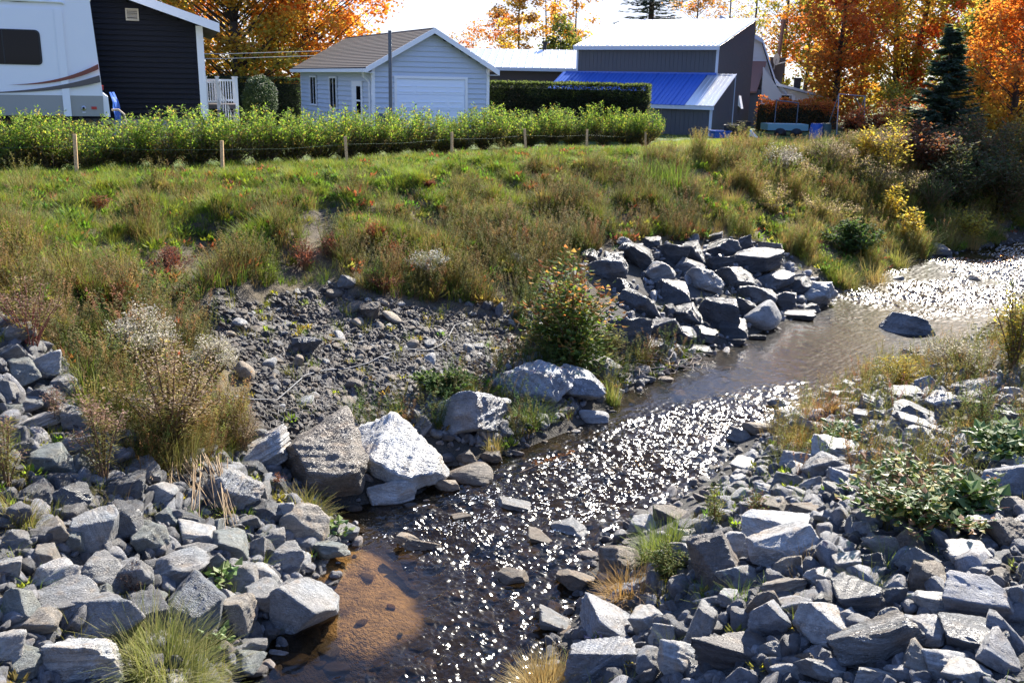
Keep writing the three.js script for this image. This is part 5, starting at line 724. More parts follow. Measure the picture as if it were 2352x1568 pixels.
{   // ---- travel trailer
  const p = atZ(240, 267, -26), t = thing('travel_trailer', 'large white travel trailer with maroon and brown swooshes and a dark window', 'trailer', [p.x, p.y, p.z], R(23)), Lr = 8, top = 3.05, S2 = 0.62;
  const b = new MB(); b.hexa([[-Lr, S2 * 0.85, 0], [0, S2 * 0.85, 0], [-0.12, top, 0], [-Lr, top, 0]], [[-Lr, S2 * 0.85, -2.5], [0, S2 * 0.85, -2.5], [-0.12, top, -2.5], [-Lr, top, -2.5]]); b.build('body', M.white, t);
  const lo = new MB(); lo.hexa([[-Lr, 0, -0.004], [-0.02, 0, -0.004], [-0.002, S2 * 0.85, -0.004], [-Lr, S2 * 0.85, -0.004]], [[-Lr, 0, -2.49], [-0.02, 0, -2.49], [-0.002, S2 * 0.85, -2.49], [-Lr, S2 * 0.85, -2.49]]); lo.build('skirt', M.band, t);
  const rf = new MB(); rf.hexa([[-Lr, top, 0.03], [-0.1, top, 0.03], [-0.1, top + 0.12, 0.0], [-Lr, top + 0.12, 0.0]], [[-Lr, top, -2.53], [-0.1, top, -2.53], [-0.1, top + 0.12, -2.5], [-Lr, top + 0.12, -2.5]]); rf.build('roof', M.white, t);
  const raw = new MB(); raw.tube([[-Lr, 2.86, 0.05], [-0.78, 2.84, 0.05], [-0.74, 2.8, 0.02]], 0.03, WHITE, 8); raw.build('awning_rail', M.white, t);
  const so = new MB(); so.box(-Lr + 0.5, -0.98, 0.53, 2.66, 0.0, 0.05); so.build('slide_out', M.white, t); const sk = new MB(); sk.box(-Lr + 0.5, -0.98, 0.02, 0.527, 0.0, 0.048); sk.build('slide_skirt', M.band, t); const sf = new MB(); sf.box(-0.98, -0.80, 0.0, 2.66, 0.0, 0.075); sf.build('slide_trim', M.white, t);
  const sh = new THREE.Shape(), x0 = -3.6, x1 = -1.36, y0 = 1.28, y1 = 2.14, rr = 0.13; sh.moveTo(x0 + rr, y0); sh.lineTo(x1 - rr, y0); sh.quadraticCurveTo(x1, y0, x1, y0 + rr); sh.lineTo(x1, y1 - rr); sh.quadraticCurveTo(x1, y1, x1 - rr, y1); sh.lineTo(x0 + rr, y1); sh.quadraticCurveTo(x0, y1, x0, y1 - rr); sh.lineTo(x0, y0 + rr); sh.quadraticCurveTo(x0, y0, x0 + rr, y0);
  const wg = new THREE.Group(); wg.name = 'window'; t.add(wg); const colr = (g) => { g.setAttribute('color', new THREE.BufferAttribute(new Float32Array(g.attributes.position.count * 3).fill(1), 3)); return g; };
  const fr = part('frame', colr(new THREE.ExtrudeGeometry(sh, { depth: 0.02, bevelEnabled: false })), M.black, wg); fr.position.z = 0.05; const gp = part('pane', colr(new THREE.ExtrudeGeometry(sh, { depth: 0.006, bevelEnabled: false })), M.glass, wg); gp.position.set(-2.48 * 0.04, 1.71 * 0.06, 0.0705); gp.scale.set(0.96, 0.94, 1); const mb = new MB(); mb.box(-2.24, -2.21, 1.31, 2.11, 0.077, 0.081); mb.build('mullion', M.black, wg);
  const swoosh = (pts, mat, name, z) => { const s = new THREE.Shape(); s.moveTo(...pts[0]); s.quadraticCurveTo(...pts[1], ...pts[2]); s.lineTo(...pts[3]); s.quadraticCurveTo(...pts[4], ...pts[0]); const m = part(name, colr(new THREE.ExtrudeGeometry(s, { depth: 0.004, bevelEnabled: false, curveSegments: 24 })), mat, t); m.position.z = z; };
  swoosh([[-2.2, 0.78], [-1.0, 0.82], [-0.05, 1.34], [-0.045, 1.21], [-0.95, 0.76]], M.maroon, 'stripe', 0.0765); swoosh([[-3.2, 0.56], [-1.2, 0.62], [-0.04, 1.06], [-0.03, 0.88], [-1.2, 0.56]], M.taupe, 'stripe', 0.0765); swoosh([[-2.0, 2.79], [-1.5, 2.84], [-1.0, 2.97], [-0.96, 2.9], [-1.5, 2.79]], M.taupe, 'stripe', 0.004);
  const back = new MB(); back.hexa([[-0.05, -0.02, -0.05], [0.14, -0.02, -0.1], [0.12, 0.5, -0.1], [0, 0.6, -0.05]], [[-0.05, -0.02, -2.4], [0.14, -0.02, -2.35], [0.12, 0.5, -2.35], [0, 0.6, -2.4]]); back.build('bumper', M.white, t);
  const tl = new MB(); tl.box(-0.03, 0.03, 0.68, 0.8, -0.12, -0.02); tl.build('tail_light', M.red, t); const rl = new MB(); rl.box(-0.31, -0.18, 0.18, 0.25, -0.004, 0.012); rl.build('reflector', M.red, t); const pg = new MB(); pg.tube([[-0.5, 0.21, -0.004], [-0.5, 0.21, 0.02]], 0.06, WHITE, 14); pg.build('inlet_cap', M.white, t); const pc = new MB(); pc.tube([[-0.5, 0.21, 0.02], [-0.5, 0.21, 0.03]], 0.03, [0.5, 0.5, 0.5], 10); pc.build('plug', M.black, t); const pl = new MB(); pl.box(-0.54, -0.46, 0.09, 0.11, -0.004, 0.01); pl.build('sticker', M.white, t);
  for (const x of [-3.6, -4.6]) { const w = new MB(); w.tube([[x, -0.5, -0.05], [x, -0.5, -0.35]], 0.38, WHITE, 20); w.build('wheel', M.black, t); } const jk = new MB(); jk.bar([-0.6, 0, -0.5], [-0.6, -1.1, -0.5], 0.05); jk.build('jack', M.steel, t);
  const h = thing('hose', 'beige hose curving out of the back of the trailer', 'hose', [p.x, p.y, p.z]), hg = new MB(); hg.tube([[0.12, 0.16, -0.2], [0.3, 0.17, -0.2], [0.44, 0.05, -0.2], [0.48, -0.3, -0.2], [0.5, -1.1, -0.2]], 0.028, [0.75, 0.6, 0.42], 8); hg.build('tube', M.cream, h);
  const tp = thing('tarp', 'bright blue tarp hanging behind the rear of the trailer', 'tarp', [p.x, p.y, p.z]), tg = new MB(), q = RNG(6); const P = []; for (let i = 0; i < 7; i++) { P.push([]); for (let j = 0; j < 10; j++) P[i].push([-0.06 + 0.17 * Math.sin(j / 9 * 2.6 + 0.2) * (0.6 + i / 14) + 0.03 * q(), 0.62 - j * 0.13, -0.5 - i * 0.05 + 0.03 * q()]); } for (let i = 0; i < 6; i++) for (let j = 0; j < 9; j++) tg.quad(P[i][j], P[i + 1][j], P[i + 1][j + 1], P[i][j + 1], WHITE); tg.build('sheet', M.bluebin, tp);
  const wp = thing('firewood_pile', 'stack of split firewood under and behind the trailer', 'firewood', [p.x, Y0, p.z - 2.6], R(23)), lg = [0, 1, 2].map((k) => { const g = new MB(), q2 = RNG(k + 60), pts = []; for (let j = 0; j < 7; j++) { const a = j / 7 * 6.283, r = 0.09 * lerp(0.7, 1.1, q2()); pts.push([Math.cos(a) * r, Math.sin(a) * r]); } for (let j = 0; j < 7; j++) { const [a, b2] = pts[j], [c, d] = pts[(j + 1) % 7]; g.tri([0, 0, 0], [a, b2, 0], [c, d, 0], [0.50, 0.36, 0.24]); g.quad([a, b2, 0], [a, b2, -0.4], [c, d, -0.4], [c, d, 0], [0.14, 0.10, 0.08]); } return g.geo(); });
  for (let r = 0; r < 6; r++) for (let c = 0; c < 24; c++) { const m = part('log', lg[(r * 5 + c * 3) % 3], barkMat, wp); m.position.set(-4.6 + c * 0.195 + (r % 2) * 0.09, 0.09 + r * 0.165, 0.05 * N(r, c)); m.rotation.z = r * 2 + c; }
}
{   // ---- grey shed: tall part with bright roof, lean-to in front
  const b = onPlane(1630, 326, 2.95), t = thing('shed', 'tall slate grey shed with dazzling metal roof and a lean-to with blue roof', 'shed', [b.x, 2.95, b.z], R(-30)), wl = 9.0, d = 2.7, hl = 1.62, att = 3.05, wt = 7.6, dt = 5.75, x1 = -0.8, he = 4.35, hr = 5.95;
  const c1 = new MB(); c1.box(-wl, -0.01, -0.3, hl, -d, -0.01); c1.hexa([[-wl, hl, -0.012], [-0.01, hl, -0.012], [-0.01, hl + 0.01, -0.012], [-wl, hl + 0.01, -0.012]], [[-wl, hl, -d], [-0.01, hl, -d], [-0.01, att - 0.02, -d], [-wl, att - 0.02, -d]]); c1.box(x1, -0.01, -0.3, att, -d - 0.5, -d); c1.build('lean_to_wall', M.slate, t);
  const c2 = new MB(), zt = -d - 0.005; c2.box(x1 - wt, x1 - 0.01, -0.3, he, zt - dt, zt - 0.01); c2.hexa([[x1 - wt, he, zt - 0.01], [x1 - 0.01, he, zt - 0.01], [x1 - 0.01, he + 0.01, zt - 0.01], [x1 - wt, he + 0.01, zt - 0.01]], [[x1 - wt, he, zt - dt], [x1 - 0.01, he, zt - dt], [x1 - 0.01, hr, zt - dt], [x1 - wt, hr, zt - dt]]); c2.build('wall', M.slate, t);
  const vb = (n, a, z, y0, y1, step, sub) => { for (let x = a; x < n - 0.01; x += step) cuboid('siding_board', M.slate, t, x + 0.006, Math.min(n, x + step) - 0.006, y0, y1, z, z + 0.012); };
  vb(-0.08, -wl, -0.008, 0, hl - 0.05, 0.22); vb(x1 - 0.08, x1 - wt + 0.08, zt - 0.008, att - 0.25, he - 0.05, 0.22);
  for (let z = -d; z < -0.1; z += 0.22) { const y = lerp(hl, att, -z / d) - 0.2; cuboid('siding_board', M.slate, t, -0.008, 0.008, 0, y, z + 0.006, z + 0.214); }
  for (let z = zt - dt + 0.02; z < zt - 0.1; z += 0.22) { const y = lerp(he, hr, (zt - z - 0.2) / dt) - 0.05; cuboid('siding_board', M.slate, t, x1 - 0.008, x1 + 0.008, 0, y, z + 0.006, z + 0.214); }
  const tr = (...q) => { const m = new MB(); m.box(...q); m.build('corner_trim', M.vinyl, t); };
  tr(-0.09, 0.02, 0, hl - 0.02, -0.07, 0.02); tr(x1 - 0.09, x1 + 0.02, att - 0.3, he, zt - 0.07, zt + 0.02); tr(x1 - wt - 0.02, x1 - wt + 0.08, att - 0.3, he, zt - 0.07, zt + 0.02); tr(-0.02, 0.02, 0, att - 0.06, -d - 0.5, -d - 0.44);
  const fa = new MB(); fa.box(-wl - 0.15, 0.15, hl - 0.17, hl + 0.03, 0.16, 0.2); fa.build('fascia', M.vinyl, t); const fb = new MB(); fb.box(x1 - wt - 0.12, x1 + 0.12, he - 0.16, he + 0.05, zt + 0.2, zt + 0.24); fb.build('fascia', M.vinyl, t);
  // ribbed roof sheets, each a part
  const sheet = (xa, xb, ya, za, yb, zb, mat) => { const g = new MB(), n = Math.max(1, Math.round((xb - xa) / 0.23)); const L2 = (x, f, up) => [x, lerp(ya, yb, f) + up, lerp(za, zb, f)]; g.hexa([L2(xa + 0.004, 0, 0.02), L2(xb - 0.004, 0, 0.02), L2(xb - 0.004, 1, 0.02), L2(xa + 0.004, 1, 0.02)], [L2(xa + 0.004, 0, 0), L2(xb - 0.004, 0, 0), L2(xb - 0.004, 1, 0), L2(xa + 0.004, 1, 0)]); for (let k = 0; k <= n; k++) { const x = lerp(xa + 0.03, xb - 0.03, k / n), w = 0.018; g.hexa([L2(x - w, 0, 0.018), L2(x + w, 0, 0.018), L2(x + w, 1, 0.018), L2(x - w, 1, 0.018)], [L2(x - w * 0.5, 0, 0.045), L2(x + w * 0.5, 0, 0.045), L2(x + w * 0.5, 1, 0.045), L2(x - w * 0.5, 1, 0.045)]); } return g.build('roof_sheet', mat, t); };
  for (let x = x1 - wt - 0.15; x < x1 + 0.1; x += 0.98) sheet(x, Math.min(x + 0.98, x1 + 0.15), he + 0.0, zt + 0.25, hr + 0.06, zt - dt - 0.2, M.galv);
  for (let x = -wl - 0.18; x < -1.35; x += 0.9) sheet(x, Math.min(x + 0.9, -1.25), hl + 0.0, 0.22, att + 0.02, -d + 0.0, M.blue);
  sheet(-1.25, -0.5, hl, 0.22, att + 0.02, -d - 0.12, M.tin); sheet(-0.5, 0.17, hl, 0.22, att + 0.02, -d - 0.12, M.tin);
  const fl = new MB(); fl.box(-wl, x1, att - 0.02, att + 0.09, zt + 0.004, zt + 0.06); fl.build('flashing', M.blue, t);
  for (const f of [0.32, 0.68]) { const z = zt - dt * f, g = new MB(); g.hexa([[x1 + 0.01, 1.55, z - 0.18], [x1 + 0.2, 1.4, z - 0.18], [x1 + 0.2, 1.4, z + 0.18], [x1 + 0.01, 1.55, z + 0.18]], [[x1 + 0.01, 2.05, z - 0.18], [x1 + 0.03, 2.05, z - 0.18], [x1 + 0.03, 2.05, z + 0.18], [x1 + 0.01, 2.05, z + 0.18]]); g.build('vent_hood', M.white, t); }
  const sg = new MB(); for (let k = 0; k < 12; k++) { const x = lerp(x1 - wt + 0.3, x1 - 0.3, k / 11); sg.bar([x, he + 0.1, zt - 0.25], [x, he + 0.2, zt - 0.28], 0.012, [0.5, 0.5, 0.5], 4); } sg.bar([x1 - wt + 0.2, he + 0.19, zt - 0.28], [x1 - 0.2, he + 0.19, zt - 0.28], 0.012, [0.5, 0.5, 0.5], 5); sg.build('snow_guard', M.chrome, t);
}
{   // ---- long low building behind
  const a = atZ(1040, 150, -58), t = thing('workshop', 'long low brown building with ribbed white metal roof behind the garage', 'building', GY(a), R(-4)), W = 8.6, H0 = a.y - Y0 - 0.1;
  const w = new MB(); w.box(0, W, -0.3, H0, -5, 0); w.build('wall', M.brown, t); for (let x = 0; x < W - 0.1; x += 0.3) cuboid('siding_board', M.brown, t, x + 0.008, x + 0.292, 0, H0 - 0.05, -0.002, 0.014);
  const n = 20; for (let k = 0; k < n; k++) { const x0 = -0.3 + k * (W + 0.5) / n, x2 = x0 + (W + 0.5) / n - 0.006, g = new MB(), P = (x, f, u) => [x, H0 + 0.02 + f * 1.15 + u, 0.35 - f * 4.2]; g.hexa([P(x0, 0, 0.03), P(x2, 0, 0.03), P(x2, 1, 0.03), P(x0, 1, 0.03)], [P(x0, 0, 0), P(x2, 0, 0), P(x2, 1, 0), P(x0, 1, 0)]); g.hexa([P(x0, 0, 0.03), P(x0 + 0.07, 0, 0.03), P(x0 + 0.07, 1, 0.03), P(x0, 1, 0.03)], [P(x0 + 0.02, 0, 0.07), P(x0 + 0.05, 0, 0.07), P(x0 + 0.05, 1, 0.07), P(x0 + 0.02, 1, 0.07)]); g.build('roof_sheet', M.tin, t); }
  const f = new MB(); f.box(-0.3, W + 0.2, H0 - 0.14, H0 + 0.03, 0.36, 0.4); f.build('fascia', M.vinyl, t); const v = new MB(); v.bar([5.2, H0 + 1.1, -3.9], [5.2, H0 + 1.55, -3.9], 0.12, WHITE, 10); v.bar([5.2, H0 + 1.55, -3.9], [5.2, H0 + 1.68, -3.9], 0.19, WHITE, 10); v.build('vent_pipe', M.black, t); const sp = new MB(); sp.bar([6.9, H0 - 0.35, 0.02], [7.0, H0 - 0.35, 0.2], 0.06, WHITE, 8, 0.09); sp.build('flood_light', M.white, t);
}
{   // ---- cream house with gambrel roof at the right
  const a = atZ(1722, 255, -60), t = thing('house', 'cream house with steep gambrel roof half hidden by the grey shed', 'house', [a.x, Y0, a.z], R(-12));
  const y = (v) => v - Y0, Wd = 5, prof = [[-Wd, -0.2], [1.55, -0.2], [1.55, 2.2], [1.25, 2.6], [0.35, 4.9], [-2.2, 6.2], [-4.8, 4.9], [-Wd, 2.6]];
  const sh = new THREE.Shape(prof.map((p) => new THREE.Vector2(...p))), g = new THREE.ExtrudeGeometry(sh, { depth: 9, bevelEnabled: false }); g.setAttribute('color', new THREE.BufferAttribute(new Float32Array(g.attributes.position.count * 3).fill(1), 3)); const w = part('wall', g, M.cream, t); w.position.z = -9;
  siding(t, M.cream, [-Wd, 0, 0.002], 0, 0, 5.2, 0.22, (v) => [0.4, Wd + (v < 2.4 ? 1.5 : lerp(1.25, 0.2, (v - 2.6) / 2.4))]);
  const rp = [[2.1, 1.95], [1.35, 2.75], [0.42, 5.0], [-2.2, 6.35]]; for (let k = 0; k < 3; k++) { const [p, q] = [rp[k], rp[k + 1]], m = new MB(); m.hexa([[p[0], p[1], 0.35], [p[0], p[1], -9.3], [q[0], q[1], -9.3], [q[0], q[1], 0.35]], [[p[0], p[1] - 0.14, 0.35], [p[0], p[1] - 0.14, -9.3], [q[0], q[1] - 0.14, -9.3], [q[0], q[1] - 0.14, 0.35]]); m.build('roof', S({ color: C(0.30, 0.26, 0.23), roughness: 0.9 }), t); const fm = new MB(); fm.hexa([[p[0], p[1] - 0.2, 0.39], [p[0], p[1] + 0.03, 0.39], [q[0], q[1] + 0.03, 0.39], [q[0], q[1] - 0.2, 0.39]], [[p[0], p[1] - 0.2, 0.355], [p[0], p[1] + 0.03, 0.355], [q[0], q[1] + 0.03, 0.355], [q[0], q[1] - 0.2, 0.355]]); fm.build('fascia', M.vinyl, t); }
  // low wing to the right with sloping white eave
  const wing = new MB(); wing.hexa([[1.55, -0.2, 0.3], [4.9, -0.2, 0.3], [4.9, 1.55, 0.3], [1.55, 2.3, 0.3]], [[1.55, -0.2, -6], [4.9, -0.2, -6], [4.9, 1.55, -6], [1.55, 2.3, -6]]); wing.build('wing_wall', M.cream, t); siding(t, M.cream, [1.56, 0, 0.302], 0, 0, 1.6, 0.22, () => [0, 3.3]);
  const wr = new MB(); wr.hexa([[1.4, 2.36, 0.6], [5.3, 1.5, 0.6], [5.3, 1.62, 0.6], [1.4, 2.52, 0.6]], [[1.4, 2.36, -6.2], [5.3, 1.5, -6.2], [5.3, 1.62, -6.2], [1.4, 2.52, -6.2]]); wr.build('wing_roof', M.vinyl, t);
  const wv = new MB(); wv.box(2.25, 2.6, 1.5, 1.8, 0.32, 0.36); wv.build('vent', M.white, t); const rv = new MB(); rv.box(2.55, 2.95, 2.2, 2.75, -1.5, -1.1); rv.box(2.5, 3.0, 2.75, 2.85, -1.55, -1.05); rv.build('roof_vent', M.black, t);
  const ch = new MB(); ch.hexa([[1.3, 2.6, -1.2], [1.8, 2.5, -1.2], [1.95, 4.0, -1.2], [1.0, 4.05, -1.2]], [[1.3, 2.6, -2.0], [1.8, 2.5, -2.0], [1.95, 4.0, -2.0], [1.0, 4.05, -2.0]]); ch.build('dormer', M.brown, t);
  const cp = new MB(); cp.bar([1.5, 3.9, -1.6], [1.62, 6.1, -1.6], 0.11, WHITE, 10); cp.bar([1.62, 6.1, -1.6], [1.63, 6.25, -1.6], 0.15, WHITE, 10); cp.build('chimney_pipe', M.rust, t);
  const di = new MB(); const dp = []; for (let k = 0; k < 5; k++) dp.push([]); for (let k = 0; k < 5; k++) for (let j = 0; j <= 14; j++) { const a2 = j / 14 * 6.283, r = k / 4 * 0.36; dp[k].push([1.35 + r * Math.cos(a2) * 0.5 + 0.1 * (1 - k / 4), 3.9 + r * Math.sin(a2), -0.6 + r * Math.cos(a2) * 0.6]); } for (let k = 0; k < 4; k++) for (let j = 0; j < 14; j++) di.quad(dp[k][j], dp[k + 1][j], dp[k + 1][j + 1], dp[k][j + 1], WHITE); di.bar([1.4, 3.6, -0.6], [1.9, 3.75, -0.4], 0.03, WHITE, 6); di.bar([1.35, 3.9, -0.65], [1.25, 3.3, -0.7], 0.03, WHITE, 6); di.build('satellite_dish', M.concrete, t);
  // small annex with brown roof
  const an = new MB(); an.box(-2.5, 0.5, -0.2, 2.1, 0.35, 2.2); an.build('annex_wall', M.slate, t); const ar = new MB(); ar.hexa([[-2.6, 2.0, 2.4], [0.25, 2.0, 2.4], [0.75, 3.75, 0.4], [-2.6, 3.75, 0.4]], [[-2.6, 1.9, 2.4], [0.25, 1.9, 2.4], [0.75, 3.65, 0.4], [-2.6, 3.65, 0.4]]); ar.build('annex_roof', M.rust, t); const ap = new MB(); ap.bar([-0.3, 2.6, 1.6], [-0.3, 3.6, 1.6], 0.05, WHITE, 8); ap.build('stove_pipe', M.rust, t);
  const gw = new MB(); gw.hexa([[0.55, -0.2, 2.0], [1.7, -0.2, 1.9], [1.7, 1.9, 1.9], [0.55, 3.4, 2.0]], [[0.55, -0.2, 0.4], [1.7, -0.2, 0.4], [1.7, 1.9, 0.4], [0.55, 3.4, 0.4]]); gw.build('porch_gable', M.cream, t); windowUnit(t, 1.8, 0.9, 0.6, 0.9, (x, v) => [x, v, 0.33], 0, { mull: 'h' });
}
{   // ---- things about the yard
  const at = (px, py, z) => GY(atZ(px, py, z));
  const s = thing('swing_frame', 'bare metal frame of a swing set at the end of the lawn', 'swing frame', [atZ(1938, 340, -50).x, 2.9, -50], 0.1), g = (pts, r = 0.04) => { const m = new MB(); m.tube(pts, r * 0.75, [0.4, 0.42, 0.45], 6); m.build('bar', M.tin, s); };
  g([[-0.65, 0, 0.5], [-0.55, 2.3, 0]]); g([[-0.85, 0, -0.6], [-0.55, 2.3, 0]]); g([[0.8, 0, 0.5], [0.85, 2.2, 0]]); g([[0.6, 0, -0.6], [0.85, 2.2, 0]]); g([[-0.55, 2.3, 0], [0.85, 2.2, 0]]); g([[0.3, 2.2, 0.0], [0.85, 1.4, 0.05]], 0.03); g([[-0.3, 0.6, 0.2], [-0.1, 1.0, 0.2], [0.6, 0.95, 0.2]], 0.03);
  const barrel = (px, py, z, mat, label, lying) => { const t = thing('barrel', label, 'barrel', [atZ(px, py, z).x, 3.0, z], 0.3), m = new MB(), p = lying ? [[-0.45, 0.3, 0], [-0.4, 0.3, 0], [0, 0.3, 0], [0.4, 0.3, 0], [0.45, 0.3, 0]] : [[0, 0, 0], [0, 0.05, 0], [0, 0.42, 0], [0, 0.82, 0], [0, 0.87, 0]]; m.tube(p, [0.24, 0.28, 0.3, 0.28, 0.24], WHITE, 14); m.build('body', mat, t); const l = new MB(); if (lying) l.tube([[-0.46, 0.3, 0], [-0.48, 0.3, 0]], 0.2, WHITE, 12); else l.tube([[0, 0.87, 0], [0, 0.9, 0]], 0.26, WHITE, 12); l.build('lid', mat, t); };
  barrel(1872, 332, -45, M.bluebin, 'blue plastic barrel among the weeds at the lawn edge'); barrel(1892, 330, -45.4, flat(0.05, 0.10, 0.10, 0.5), 'dark green barrel next to the blue barrel');
  const bin = (px, z, w, h, mat, label, name, turn) => { const t = thing(name, label, name.replace('_', ' '), [atZ(px, 320, z).x, 2.98, z], turn), m = new MB(); m.hexa([[-w * 0.44, 0, w * 0.4], [w * 0.44, 0, w * 0.4], [w / 2, h, w / 2], [-w / 2, h, w / 2]], [[-w * 0.44, 0, -w * 0.4], [w * 0.44, 0, -w * 0.4], [w / 2, h, -w / 2], [-w / 2, h, -w / 2]]); m.build('body', mat, t); const r = new MB(); r.box(-w * 0.54, w * 0.54, h, h + 0.05, w * 0.44, w * 0.54); r.box(-w * 0.54, w * 0.54, h, h + 0.05, -w * 0.54, -w * 0.44); r.box(-w * 0.54, -w * 0.44, h, h + 0.05, -w * 0.44, w * 0.44); r.box(w * 0.44, w * 0.54, h, h + 0.05, -w * 0.44, w * 0.44); r.build('rim', mat, t); return t; };
  bin(1653, -44.2, 0.75, 0.5, M.bluebin, 'blue tub at the corner of the lean-to', 'storage_tub', 0.2); bin(1678, -44.4, 0.6, 0.75, M.black, 'black crate right of the blue tub', 'storage_crate', -0.3); bin(1706, -45, 0.45, 0.9, M.black, 'tall black box between the shed and the cream house', 'storage_box', 0.4);
  const wr = thing('tarp', 'light blue sheet crumpled on the ground behind the weeds', 'tarp', [atZ(1722, 325, -45.4).x, 3.0, -45.4]), wg = new MB(), q = RNG(12), P = []; for (let i = 0; i < 9; i++) { P.push([]); for (let j = 0; j < 7; j++) P[i].push([(i - 4) * 0.11, 0.45 * Math.exp(-((i - 4) ** 2 + (j - 3) ** 2) / 9) + 0.12 * q(), (j - 3) * 0.12]); } for (let i = 0; i < 8; i++) for (let j = 0; j < 6; j++) wg.quad(P[i][j], P[i][j + 1], P[i + 1][j + 1], P[i + 1][j], WHITE); wg.build('sheet', flat(0.35, 0.6, 0.75, 0.5), wr);
  const tr = thing('utility_trailer', 'low turquoise flatbed trailer in front of the red hedge', 'trailer', [atZ(1800, 310, -48).x, 3.0, -48], 0.05), b = new MB(); b.box(-1.0, 1.0, 0.45, 0.75, -0.6, 0.6); b.build('bed', flat(0.18, 0.34, 0.36, 0.6), tr); for (const x of [-0.4, 0.4]) { const w = new MB(); w.tube([[x, 0.28, 0.62], [x, 0.28, 0.78]], 0.28, WHITE, 16); w.build('wheel', M.black, tr); } const dbr = new MB(); dbr.bar([1.0, 0.5, 0], [1.9, 0.45, 0.1], 0.04); dbr.build('drawbar', M.steel, tr); const rk = new MB(); rk.bar([-0.5, 0.75, 0], [-0.5, 1.9, 0], 0.03); rk.bar([0.6, 0.75, 0], [0.6, 1.75, 0], 0.03); rk.bar([-0.5, 1.85, 0], [0.6, 1.75, 0], 0.03); rk.build('rack', M.steel, tr);
}

// ---------------------------------------------------------------- trees and hedges of the yard
function tree(name, label, { x, z, base = Y0, h, r, crown = 0.25, trunk = 0.22, clusters = 90, leaves = 110, leaf = 0.2, spread = 0.8, pal, tone, seed, lean = 0, sq = 1, forks = 1, gap = 0, limbCol = [0.05, 0.042, 0.036] }) {
  const q = RNG(seed), t = thing(name, label, 'tree', [x, base, z]), tg = new MB(), g = new MB(), cb = h * crown, trunks = [];
  for (let f = 0; f < forks; f++) { const a = forks > 1 ? f / forks * 6.28 + 1 : 0, o = forks > 1 ? r * 0.16 : 0, top = [lean * h + Math.cos(a) * o * 2, h * 0.9, Math.sin(a) * o * 2], c = forks > 1 ? 0.3 : 0; const at = (u) => [lerp(Math.cos(a) * c, top[0], u) + 0.15 * N(u * 2.5, f, seed), top[1] * u, lerp(Math.sin(a) * c, top[2], u) + 0.15 * N(u * 2.5, f + 9, seed)]; trunks.push(at); const pts = [0, 0.08, 0.25, 0.45, 0.65, 0.82, 1].map(at); pts[0][1] = -0.3; tg.tube(pts, [1.35, 1, 0.85, 0.65, 0.42, 0.22, 0.05].map((k) => k * trunk), limbCol, 9); }
  for (let k = 0; k < clusters; k++) {
    const a = q() * 6.283, v = Math.pow(q(), 0.9), env = Math.pow(Math.sin(Math.PI * clamp(0.08 + 0.90 * v)), 0.62) * sq + (1 - sq), rad = r * env * Math.pow(q(), 0.42) * (0.82 + 0.36 * N(a * 1.3, v * 4, seed)), y = lerp(cb, h, v), c = [lean * y + Math.cos(a) * rad, y + 0.3 * (q() - 0.5), Math.sin(a) * rad];
    if (gap && N(c[0] * 0.45, c[1] * 0.45, c[2] * 0.45 + seed) < gap - 0.5) continue;
    const at = trunks[k % trunks.length], u0 = clamp((y - rad * 0.75) / (h * 0.9), 0.1, 0.95), s = at(u0), m = [lerp(s[0], c[0], 0.5), lerp(s[1], c[1], 0.5) + rad * 0.02 - 0.1, lerp(s[2], c[2], 0.5)];
    tg.tube([s, m, c], [trunk * 0.2 * (1.1 - u0), trunk * 0.11 * (1.1 - u0) + 0.005, 0.005], limbCol, 5);
    const warm = N(c[0] * 0.3 + 5, c[1] * 0.25, c[2] * 0.3 + seed), tint = tone ? tone(c[0] / r, v, warm) : pal[Math.floor(clamp((warm + 0.5)) * pal.length * 0.999)];
    for (let j = 0; j < 1; j++) { const b = q() * 6.28; tg.tube([[m[0] * 0.4 + c[0] * 0.6, m[1] * 0.4 + c[1] * 0.6, m[2] * 0.4 + c[2] * 0.6], [c[0] + Math.cos(b) * spread * 0.8, c[1] + (q() - 0.2) * spread * 0.7, c[2] + Math.sin(b) * spread * 0.8]], [0.012, 0.004], limbCol, 3); }
    for (let j = 0; j < leaves * 0.75; j++) {
      const b = q() * 6.283, e = spread * Math.sqrt(-2 * Math.log(0.9999 * q() + 1e-4)) * 0.5, el = (q() - 0.5) * 2, ce = Math.sqrt(1 - el * el), dir = V(Math.cos(b + 1) , (q() - 0.7), Math.sin(b + 1)).normalize(), f = lerp(0.65, 1.25, q()), L = leaf * lerp(0.6, 1.2, q()), tt = q() < 0.15 && pal ? pal[Math.floor(q() * pal.length)] : tint, wv = V(q() - 0.5, q() - 0.5, q() - 0.5).cross(dir).normalize();
      g.leaf([c[0] + Math.cos(b) * ce * e, c[1] + el * e * 0.75, c[2] + Math.sin(b) * ce * e], dir.toArray(), wv.toArray(), L, L * 0.8, [tt[0] * f, tt[1] * f, tt[2] * f]);
    }
  }
  tg.build('trunk', barkMat, t); g.build('crown', leafMat, t);
  return t;
}
